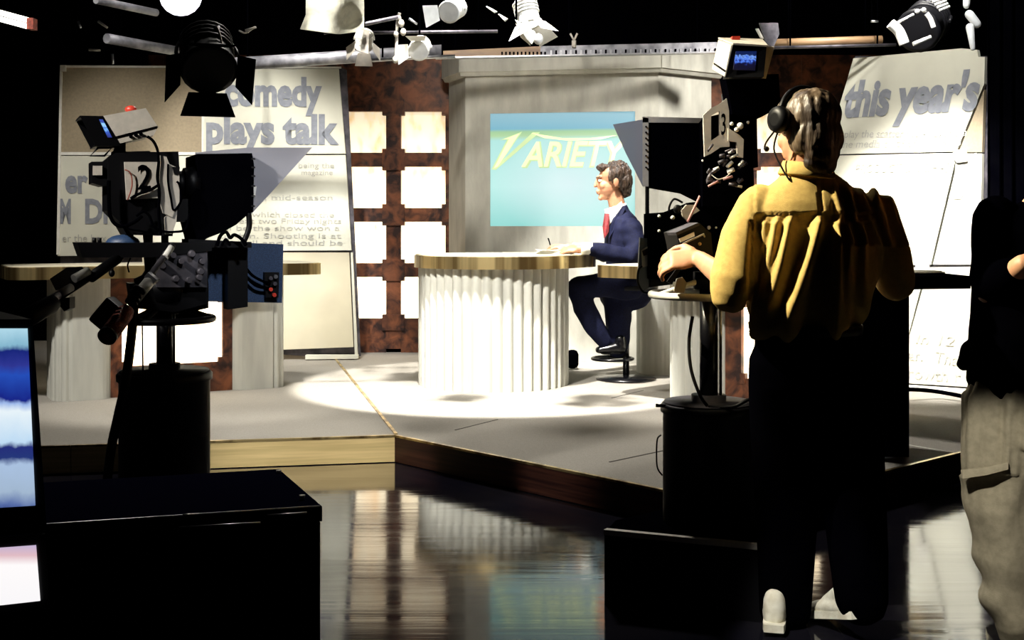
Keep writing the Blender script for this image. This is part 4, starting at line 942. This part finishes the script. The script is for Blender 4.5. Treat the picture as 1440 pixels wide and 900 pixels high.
jm.limb([p_(880, 322, 8.22), p_(862, 348, 8.26), p_(850, 358, 8.22)], [.07, .062, .055]); jm.limb([p_(850, 358, 8.22), p_(818, 350, 8.06)], [.052, .042])
jm.limb([p_(905, 384, 8.05), p_(868, 384, 8.05)], [(.19, .055), (.17, .05)], hint=(0, 1, 0))
link('suit_jacket', remesh(jm, 'suit_jacket', .009, 2, lambda p, n: .008*noise.noise(V((p.x*16, p.y*16, p.z*20)))), NAVY, pr)
tm = MB()
tm.limb([p_(886, 402, 7.94), p_(850, 400, 7.93), p_(812, 404, 7.93)], [.098, .085, .070]); tm.limb([p_(812, 404, 7.93), p_(822, 432, 7.95), p_(838, 462, 7.97), p_(850, 480, 7.98)], [.072, .075, .066, .05])
tm.limb([p_(888, 400, 8.16), p_(868, 412, 8.12), p_(862, 416, 8.08)], [.10, .095, .095]); tm.limb([p_(866, 414, 8.06), p_(870, 450, 8.05), p_(868, 488, 8.04)], [.098, .085, .075])
tm.limb([p_(892, 412, 8.05), p_(886, 396, 8.05)], [.12, .12])
link('trousers', remesh(tm, 'trousers', .010, 2, lambda p, n: .006*noise.noise(V((p.x*16, p.y*16, p.z*10)))), NAVY, pr)
def pshoe(ax, ay, bx_, by, Y, r=.036):
    mb = MB(); a, b = p_(ax, ay, Y), p_(bx_, by, Y); mb.limb([a, (a+b)/2, b], [(.042, .045), (.044, .036), (.040, .024)], 14, hint=(0, 1, 0)); mb.limb([a, a+V((.0, 0, .05))], [.04, .04])
    s_ = link('shoe', remesh(mb, 'shoe', .007, 2), BLKG, pr); return s_
pshoe(872, 489, 842, 492, 7.98); pshoe(876, 490, 848, 494, 8.12)
part('shirt_cuff', MB().cyl(p_(833, 349.5, 7.74), p_(817, 349.5, 7.74), .041, .036), PAPER, pr)
part('shirt_cuff', MB().cyl(p_(814, 349, 8.05), p_(806, 348, 8.03), .034, .032), PAPER, pr)
part('shirt_collar', MB().slab([p_(856, 318, 7.975), p_(850, 294, 7.985), p_(858, 298, 7.97), p_(874, 283, 7.985), p_(876, 289, 7.98), p_(864, 305, 7.965)], (0, .012, 0)), PAPER, pr)
col = MB(); cc0 = p_(866, 292)
col.rings([[cc0+V((r*math.cos(t)+.0, r*math.sin(t), z+.30*r*math.cos(t))) for t in [2*math.pi*i/32 for i in range(32)]] for r, z in ((.060, -.03), (.062, .012), (.068, .012), (.074, -.035))], cap=False)
part('shirt_collar', col, PAPER, pr)
part('tie', MB().slab([p_(851, 300, 7.93), p_(857, 300, 7.93), p_(856, 326, 7.915), p_(850, 335, 7.90), p_(848, 318, 7.91)], (.0, .05, 0)), TIE, pr)
part('lapel', MB().slab([p_(876, 290, 7.96), p_(880, 292, 7.95), p_(872, 310, 7.925), p_(864, 322, 7.905), p_(856, 336, 7.895), p_(858, 318, 7.91)], (0, .02, 0)), NAVY, pr)
hm = MB()
def h2_(p, r): hm.ell(ph+PR @ (V(p)*1.06), tuple(x*1.06 for x in r), PR, 22)
h2_((0, -.03, .055), (.082, .092, .078)); h2_((0, -.07, .0), (.078, .058, .075)); h2_((0, -.078, -.055), (.060, .040, .045)); h2_((0, .058, .092), (.050, .040, .026)); h2_((-.062, -.01, .035), (.022, .05, .045)); h2_((.062, -.01, .035), (.022, .05, .045))
link('hair', remesh(hm, 'hair', .006, 1, hair_fn(60, .011)), HAIR, pr)
stl = thing('bar_stool', 'black pedestal stool with foot ring under the presenter', 'stool', (.75, 8.03, ST))
sx, sy = p_(880, 500).x, 8.03
part('base_plate', MB().lathe([(.20, ST+.003), (.20, ST+.012), (.05, ST+.03), (.02, ST+.03)], (sx, sy, 0)), BLKG, stl)
part('column', MB().cyl((sx, sy, ST+.02), (sx, sy, .88), .021), BLKG, stl)
part('foot_ring', MB().tube([V((sx-.09+.135*math.cos(t), sy+.135*math.sin(t), .40)) for t in [2*math.pi*i/30 for i in range(30)]], .010, 8, True), BLKG, stl)
part('ring_arm', MB().cyl((sx, sy, .41), (sx-.2, sy, .40), .009), BLKG, stl)
part('seat', MB().lathe([(.10, .845), (.19, .86), (.195, .885), (.15, .90)], (sx+.02, sy, 0)), BLK, stl)
tag(part('pen', MB().cyl(p_(771, 335, 7.97), p_(774, 345, 7.96), .005, .004, 8), BLKM), 'dark pen in the hand of the seated presenter', 'pen')
sp_ = thing('script_pages', 'white sheaf of pages under the hands of the presenter on round desk', 'paper', (.27, 7.85, 1.10))
for i in range(5):
    rr = RZ(.1*i-.2); part('page', MB().box((.275+.004*i, 7.86, 1.102+.004*i), (.24, .20, .0028), rr @ Matrix.Rotation(.02*i, 3, 'Y')), PAPER, sp_)

# ---------------- crew member at right edge
CYc = 3.7
def c_p(x, y, Y=CYc): return P(x, y, Y)
cm = MB(); ch = c_p(1492, 215, 3.72); CHR = RZ(math.radians(10)); head(cm, ch, CHR, 1)
cm.limb([c_p(1490, 280), c_p(1491, 240)], [.058, .055])
XC = c_p(1488, 0).x
tor(cm, [(.84, XC, 3.7, .15, .11), (1.0, XC, 3.7, .14, .10), (1.15, XC, 3.7, .16, .11), (1.27, XC, 3.7, .17, .09), (1.36, XC, 3.7, .10, .07)])
cm.limb([c_p(1402, 308), c_p(1392, 410, 3.66)], [.048, .042]); cm.limb([c_p(1392, 410, 3.66), c_p(1440, 372, 3.50)], [.040, .032]); hand(cm, c_p(1440, 372, 3.50), (1, -.1, .15), (0, -.9, .2), .5, 1, 1)
cm.limb([c_p(1575, 308), c_p(1590, 410, 3.66)], [.048, .042]); cm.limb([c_p(1590, 410, 3.66), c_p(1530, 400, 3.48)], [.040, .030]); hand(cm, c_p(1530, 400, 3.48), (-1, -.1, .1), (0, -.9, .2), .5, 1, -1)
cm.limb([c_p(1425, 560), c_p(1408, 700), c_p(1424, 850)], [.08, .055, .036]); cm.limb([c_p(1535, 560), c_p(1545, 700), c_p(1550, 850)], [.08, .055, .04])
cw = link('person', remesh(cm, 'person', .0055, 2), SKIN)
tag(cw, 'crew member in black shirt and khaki trousers cut off by the right edge', 'person')
eyes(cw, ch, CHR)
sm = MB()
tor(sm, [(.745, XC+.0, 3.7, .245, .165), (.80, XC-.01, 3.7, .262, .17), (.86, XC-.01, 3.7, .262, .168), (1.0, XC-.005, 3.7, .252, .16), (1.15, XC, 3.7, .252, .155), (1.26, XC, 3.7, .235, .135), (1.31, XC, 3.7, .19, .11), (1.345, XC, 3.7, .12, .09), (1.37, XC, 3.7, .07, .07)], 0, 56)
sm.limb([c_p(1402, 305), c_p(1396, 350, 3.68), c_p(1394, 395, 3.66)], [.068, .068, .062]); sm.limb([c_p(1575, 305), c_p(1590, 395, 3.66)], [.068, .062])
sm.limb([c_p(1394, 402, 3.66), c_p(1412, 392, 3.60), c_p(1424, 385, 3.56)], [.058, .056, .052]); sm.limb([c_p(1372, 500), c_p(1356, 512, 3.66)], [.05, .02])
link('shirt', remesh(sm, 'shirt', .008, 2, lambda p, n: .008*noise.noise(V((p.x*10, p.y*10, p.z*8)))), CLOTHB, cw)
tm = MB()
tor(tm, [(.84, XC, 3.7, .215, .15), (.78, XC, 3.7, .235, .17), (.70, XC, 3.7, .252, .175), (.62, XC, 3.7, .255, .17)], 0, 48)
tm.limb([c_p(1420, 565), c_p(1410, 650), c_p(1409, 740), c_p(1422, 830), c_p(1434, 876)], [(.135, .125), (.120, .11), (.098, .095), (.090, .085), (.085, .08)])
tm.limb([c_p(1545, 565), c_p(1552, 650), c_p(1556, 760), c_p(1558, 870)], [(.125, .12), (.108, .10), (.085, .085), (.068, .07)])
def kh(p, n):
    py = HY-(p.z-CZ)*F/p.y; d = .006*noise.noise(V((p.x*12, p.y*12, p.z*5)))
    if py < 668: d += .026*noise.noise(V((p.x*42, p.y*30, p.z*2.2)))
    else: d += .028*noise.noise(V((p.x*9, p.y*9, p.z*11)))
    return d
kt = link('trousers', remesh(tm, 'trousers', .007, 1, kh), KHAKI, cw)
part('pocket_flap', MB().slab([c_p(1353, 662, 3.62), c_p(1388, 657, 3.585), c_p(1418, 650, 3.575), c_p(1418, 660, 3.57), c_p(1388, 668, 3.575), c_p(1354, 673, 3.61)], (0, .012, 0)), KHAKI, kt)
shoe(cw, c_p(1425, 882, 3.72)*1.0, math.radians(-12), 0)
shoe(cw, c_p(1558, 882, 3.72)*1.0, math.radians(-12), 0)

# ================================================================== LIGHTING GRID
def rods(t, pts, r=.006, top=5.0):
    for p in pts: part('drop_rod', MB().cyl(p, V((p.x, p.y, top)), r, None, 6), BLKM, t)
def bar(name, label, cat, a, b, r, m, seg=10):
    t = thing(name, label, cat, tuple((V(a)+V(b))/2)); part('tube', MB().cyl(a, b, r, None, seg), m, t)
    rods(t, [V(a).lerp(V(b), .15), V(a).lerp(V(b), .85)]); return t
bar('grid_pipe', 'long pale blue grey pipe over the clipping headline flat, left of the portal', 'pipe', P(300, 92, 8.2), P(622, 72, 8.2), .045, RAILG)
bar('grid_pipe', 'thin bright pipe just under the grid near portal top left corner', 'pipe', P(520, 84, 8.15), P(640, 79, 8.15), .012, STEEL)
bar('grid_pipe', 'slanting grey pipe above the beige board at left', 'pipe', P(150, 54, 6.6), P(272, 76, 7.2), .028, RAILG)
bar('grid_pipe', 'brassy brown pipe between the finder and the right hand lamps', 'pipe', P(1085, 61, 7.8), P(1240, 56, 7.8), .028, WOODR)
bar('grid_pipe', 'thin dark pipe right below the brassy pipe at upper right', 'pipe', P(1085, 67, 7.75), P(1260, 63, 7.75), .010, DSTEEL)
bar('grid_pipe', 'faint slanting pipe in the top left corner', 'pipe', P(135, 0, 6.2), P(220, 18, 6.6), .02, RAILG)
bar('grid_pipe', 'dark grid pipe crossing top centre between white lamps', 'pipe', P(455, 46, 7.0), P(560, 24, 7.0), .012, DSTEEL)
bar('grid_pipe', 'dark thin pipe above the portal centre right of small lamp', 'pipe', P(520, 46, 7.4), P(700, 44, 7.4), .010, DSTEEL)
rl = thing('perforated_rail', 'perforated metal rail running along the top of the portal', 'rail', (0.2, 8.6, 2.4))
part('rail_web', MB().slab([P(612, 72, 8.6), P(760, 65, 8.6), P(760, 77, 8.6), P(612, 80, 8.6)], (0, .05, 0)), WOODR, rl)
part('rail_web', MB().slab([P(760, 65, 8.6), P(1012, 59, 8.6), P(1012, 73, 8.6), P(760, 77, 8.6)], (0, .05, 0)), RAILG, rl)
part('rail_lip', MB().slab([P(612, 80, 8.58), P(1012, 72, 8.58), P(1012, 74, 8.58), P(612, 82, 8.58)], (0, .07, 0)), STEEL, rl)
for i in range(34):
    x = 775+i*7; part('rail_slot', MB().box(P(x, 74-(x-760)*.012, 8.595), (.012, .01, .03)), BLKM if i % 2 else STEEL, rl)
for i in range(12): part('rail_slot', MB().box(P(706+i*5.5, 75, 8.59), (.012, .01, .022)), BLKM, rl)

def lamp(label, loc, aim, s=1, body=BLK, doors=WHITE, lens=None, nd=4, group=None, open_=35, name='stage_lamp', door=.16):
    """housing, lens, yoke, hook and barn doors, built pointing along local -Z"""
    q = (V(aim)-V(loc)).to_track_quat('-Z', 'Y').to_euler(); t = thing(name, label, 'lamp', tuple(loc), group, tuple(q))
    h = MB().lathe([(.05*s, .16*s), (.085*s, .15*s), (.10*s, .10*s), (.10*s, -.06*s), (.115*s, -.07*s), (.115*s, -.09*s), (.095*s, -.09*s)], seg=20)
    hb = part('housing', h, body, t, local=True)
    for i in range(4): part('cooling_fin', MB().lathe([(.104*s, (.02+.03*i)*s), (.112*s, (.02+.03*i)*s), (.112*s, (.03+.03*i)*s), (.104*s, (.03+.03*i)*s)], seg=20), body, hb, local=True)
    if lens: part('lens', MB().lathe([(.088*s, -.088*s), (.06*s, -.10*s), (.01*s, -.105*s)], seg=20), lens, t, local=True)
    for i in range(nd):
        a = math.radians(90*i); R = RZ(a) @ Matrix.Rotation(math.radians(open_), 3, 'Y'); c = RZ(a) @ V((.11*s, 0, -.09*s))
        w = .11*s; dl_ = door*s; pts = [V((0, -w*.7, 0)), V((0, w*.7, 0)), V((0, w, -dl_)), V((0, -w, -dl_))]
        part('barn_door', MB().slab([c+R @ Matrix.Rotation(math.radians(-2*open_), 3, 'Y') @ p for p in pts], R @ V((.004, 0, 0))), doors, t, local=True)
    rods(t, [V(loc)+V((0, 0, .16*s))])
    part('yoke', MB().tube([V((.125*s*math.cos(b_), 0, .03*s+.17*s*math.sin(b_))) for b_ in [math.pi*i/12 for i in range(13)]], .008*s, 8), body, t, local=True)
    return t
def hanger(par_loc, label, y0=-60, m=DSTEEL):
    pass
l_ = lamp('big black lamp with wide barn doors silhouetted before the comedy headline', P(292, 82, 5.6), P(330, 420, 4.4), 1.12, BLK, BLKM, None, 4, open_=38, door=.10)
part('pipe_clamp', MB().cyl(P(304, 62, 5.6), P(306, 36, 5.6), .012), DSTEEL, l_)
tag(part('safety_cable', MB().tube(curve3([P(305, 38, 5.55), P(310, 52, 5.55), P(312, 70, 5.55), P(309, 84, 5.55)]), .005), GREY), 'pale safety cable hanging above the big black lamp', 'cable')
tag(part('pilot_lamp', MB().ell(P(283, 67, 5.5), (.017, .017, .017)), YEL), 'small round yellow light above the big black lamp', 'light')
tag(part('pilot_lamp', MB().ell(P(297, 71, 5.5), (.010, .010, .022)), LED), 'small orange light right beside the yellow one at upper left', 'light')
g_ = thing('flood_lamp', 'round blown-out white flood lamp at top left over black lamp', 'lamp', tuple(P(255, 0, 6.4)))
part('bulb', MB().ell(P(254, -8, 6.4), (.115, .08, .115)), GLOW, g_); part('shade', MB().lathe([(.15, .03), (.14, .10), (.05, .15), (.02, .15)], tuple(P(254, -8, 6.4)), 24), BLK, g_)
tb = thing('tube_light', 'lit twin tube fitting at the far upper left corner', 'lamp', tuple(P(20, 25, 5.5)))
for dy in (0, 9): part('tube', MB().cyl(P(-10, 15+dy, 5.5), P(42, 29+dy, 5.5), .012), GLOWW, tb)
part('end_cap', MB().box(P(45, 34, 5.5), (.03, .05, .05)), REDG, tb)
# white cloth on its frame
cl_ = thing('cloth_diffuser', 'white cloth diffuser clipped below the grid left of centre', 'diffuser', tuple(P(468, 10, 6.2)))
cp = []; nx, nz_ = 16, 12
for j in range(nz_+1):
    for i in range(nx+1):
        u, v = i/nx, j/nz_; x = 430+u*82+(1-u)*(-8)*max(0, v-.75)*4; y = -40+v*(88+ -6*abs(u-.6)*2); 
        cp.append(P(x, y, 6.2+.05*math.sin(u*7+v*2)+.03*math.sin(v*9)))
cf = [(j*(nx+1)+i, j*(nx+1)+i+1, (j+1)*(nx+1)+i+1, (j+1)*(nx+1)+i) for j in range(nz_) for i in range(nx)]
cs = MB(); cs.add(cp, cf, True); cs.add([p+V((0, .008, 0)) for p in cp], cf, True)
part('cloth', cs, CLOTHW, cl_); part('frame_bar', MB().cyl(P(424, -30, 6.22), P(515, -30, 6.22), .012), DSTEEL, cl_)
part('clip', MB().box(P(505, 48, 6.15), (.035, .02, .045), Matrix.Rotation(.2, 3, 'Y')), WHITE, cl_)
lamp('small white lamp with one pale door below the cloth diffuser', P(512, 58, 6.3), P(495, 300, 7.5), .42, WHITE, GREY, None, 4)
part('side_flag', MB().slab([P(508, 40, 6.2), P(519, 43, 6.2), P(518, 76, 6.2), P(507, 72, 6.2)], (0, .006, 0)), GREY, cl_)
lamp('small white lamp hanging over the gap left of the portal', P(590, 68, 7.2), P(560, 140, 6.4), .55, WHITE, WHITE, None, 2)
lamp('white lamp high at top centre seen side-on', P(636, 14, 6.6), P(560, 60, 6.0), .55, WHITE, WHITE, None, 1)
lamp('white lamp with tilted doors above the left part of the portal', P(742, 22, 6.6), P(800, 260, 6.4), .62, WHITE, WHITE, GLOWW, 3)
fg = thing('lamp_flag', 'pair of pale metal flags hanging under the tilted white lamp', 'flag', tuple(P(740, 45, 6.6)))
part('flag_blade', MB().slab([P(724, 27, 6.5), P(752, 44, 6.5), P(755, 50, 6.5), P(748, 62, 6.5), P(740, 54, 6.5)], (0, .01, 0)), WHITE, fg)
part('flag_blade', MB().slab([P(725, 32, 6.55), P(745, 56, 6.55), P(746, 64, 6.55), P(732, 52, 6.55)], (0, .008, 0)), GREY, fg)
part('flag_knob', MB().ell(P(757, 55, 6.48), (.026, .02, .03)), WHITE, fg)
la = lamp('dark lamp with bright rim and slatted vents at upper right', P(1298, 36, 6.2), P(1262, 72, 5.9), 1.0, BLK, BLKM, None, 0)
part('front_rim', MB().tube(curve3([P(1252, 33, 6.0), P(1264, 44, 6.0), P(1272, 62, 6.0)]), .026, 10), WHITE, la)
part('rear_rim', MB().tube(curve3([P(1303, 19, 6.0), P(1309, 28, 6.0), P(1313, 39, 6.0)]), .013, 8), WHITE, la)
part('top_rod', MB().cyl(P(1262, 32, 6.0), P(1285, 20, 6.0), .007), WHITE, la); part('bottom_rod', MB().cyl(P(1284, 62, 6.0), P(1309, 52, 6.0), .010), WHITE, la)
for x, y in ((1290, 16), (1299, 14)): part('knob', MB().ell(P(x, y, 6.0), (.012, .012, .012)), WHITE, la)
for i in range(5): part('vent_slat', MB().cyl(P(1308+i*3.2, 4.5+i*4-6, 6.0), P(1326+i*2.4, -7+i*4, 6.0), .0068), WHITE, la)
lw = thing('hanging_clamp', 'white clamp assembly hanging over the top corner of the slanting flat', 'clamp', tuple(P(1365, 20, 6.0)))
part('upper_arm', MB().limb([P(1360, -12, 6.0), P(1359, 8, 6.0)], [.022, .016]), WHITE, lw); part('joint', MB().limb([P(1363, 20, 6.0), P(1374, 34, 6.0)], [.022, .020]), WHITE, lw)
part('lower_arm', MB().limb([P(1364, 38, 6.0), P(1368, 68, 6.0)], [.020, .012]), WHITE, lw)
lg = thing('lamp_flag', 'dark grey flag with a pale edge hanging right of the finder', 'flag', tuple(P(1082, 45, 6.5)))
part('flag_blade', MB().slab([P(1068, 32, 6.5), P(1094, 32, 6.5), P(1096, 48, 6.5), P(1088, 66, 6.5), P(1078, 62, 6.5)], (0, .02, 0)), DSTEEL, lg)
part('pale_edge', MB().slab([P(1063, 40, 6.48), P(1067, 40, 6.48), P(1074, 54, 6.48), P(1070, 53, 6.48)], (0, .02, 0)), WHITE, lg)
tr = thing('strip_light', 'slatted bright strip fitting slanting down left of the tilted white lamp', 'lamp', tuple(P(700, 18, 6.8)))
for i in range(3):
    part('lit_slat', MB().cyl(P(684+i*3, 9+i*1.5, 6.8), P(696+i*1.5, 18-i*.5, 6.8), .0035), WHITE, tr); part('lit_slat', MB().cyl(P(701+i*2.5, 20+i*2.5, 6.8), P(712+i*-1.5+2, 27+i*1.5, 6.8), .0035), WHITE, tr)
yk_ = thing('grid_hanger', 'pale forked hanger standing on the rail over the portal', 'hanger', tuple(P(807, 60, 8.6)))
part('stem', MB().cyl(P(807, 67, 8.6), P(807, 57, 8.6), .016), GREY, yk_)
for dx in (-5, 5): part('fork', MB().cyl(P(807, 57, 8.6), P(807+dx, 47, 8.6), .007), GREY, yk_)
h3 = thing('grid_hanger', 'knobbly pale cable hanger between the cloth and the small white lamp', 'hanger', tuple(P(560, 50, 7.4)))
part('stem', MB().tube(curve3([P(562, 18, 7.4), P(559, 30, 7.4), P(558, 48, 7.4), P(557, 82, 7.4)]), .010), GREY, h3)
for x, y, r in ((561, 26, .015), (564, 33, .02), (567, 45, .018), (557, 48, .015), (556, 84, .018)): part('knuckle', MB().ell(P(x, y, 7.38), (r, r, r*1.3)), GREY, h3)
rnd = random.Random(11)
for i, (x, y, L_, an, lab) in enumerate(((110, 30, 10, 1.2, 'left of the slanting grey pipe'), (138, 30, 16, .6, 'above the slanting grey pipe'), (125, 70, 16, .05, 'over the top left board'), (158, 76, 14, 1.5, 'touching the top edge of the beige board'),
        (282, 37, 20, .1, 'above the big black lamp'), (345, 43, 16, -.3, 'right above the big black lamp'), (575, 26, 14, .6, 'left of top centre lamp'), (600, 24, 12, .7, 'under top centre lamp'), (762, 37, 8, .3, 'above portal centre'), (1225, 30, 10, 0, 'left of the vented lamp'))):
    gt = thing('grid_fitting', 'small pale metal fitting '+lab, 'fitting', tuple(P(x, y, 7))); part('fitting_body', MB().cyl(P(x, y, 7), P(x+L_*math.cos(an), y+L_*math.sin(an), 7), .008, .006, 8), GREY if i % 3 else STEEL, gt); rods(gt, [P(x+1, y, 7)], .003)
tag(part('safety_cable', MB().tube(curve3([P(336, 43, 7), P(346, 46, 7), P(358, 38, 7)]), .005), GREY), 'curved pale cable loop right of the big black lamp', 'cable')

for t_ in (rl,): rods(t_, [P(640, 70, 8.62), P(800, 62, 8.62), P(980, 60, 8.62)])
rods(g_, [P(254, -30, 6.4)]); rods(tb, [P(10, 12, 5.5)]); rods(cl_, [P(430, -30, 6.22), P(510, -30, 6.22)]); rods(fg, [P(726, 28, 6.505)])
rods(lw, [P(1360, -12, 6.0)]); rods(lg, [P(1080, 33, 6.51)]); rods(tr, [P(690, 8, 6.8)]); rods(yk_, [P(803, 47, 8.6)], .003); rods(h3, [P(562, 18, 7.4)])

# floor pieces scaled about the camera onto the raised floor, baked into the meshes
def scale_about_camera(root):
    tree = [root]; 
    for o in tree: tree += [c for c in o.children]
    T = Matrix.Translation((0, 0, FZ)) @ Matrix.Scale(KF, 4); ws = {o: world(o) for o in tree}; base = low(root.location)
    for o in tree:
        if o.data: o.data.transform(Matrix.Translation((0, 0, 0) if o is not root else tuple(-x for x in base)) @ T @ ws[o])
    for o in tree:
        if o is root: o.location = base
        else: o.matrix_parent_inverse = Matrix.Identity(4) if o.parent is not root else Matrix.Translation(tuple(-x for x in base)); o.location = (0, 0, 0); o.rotation_euler = (0, 0, 0)
for o in (k1, k2, bt, m1, m2, op, hs, cw): scale_about_camera(o)
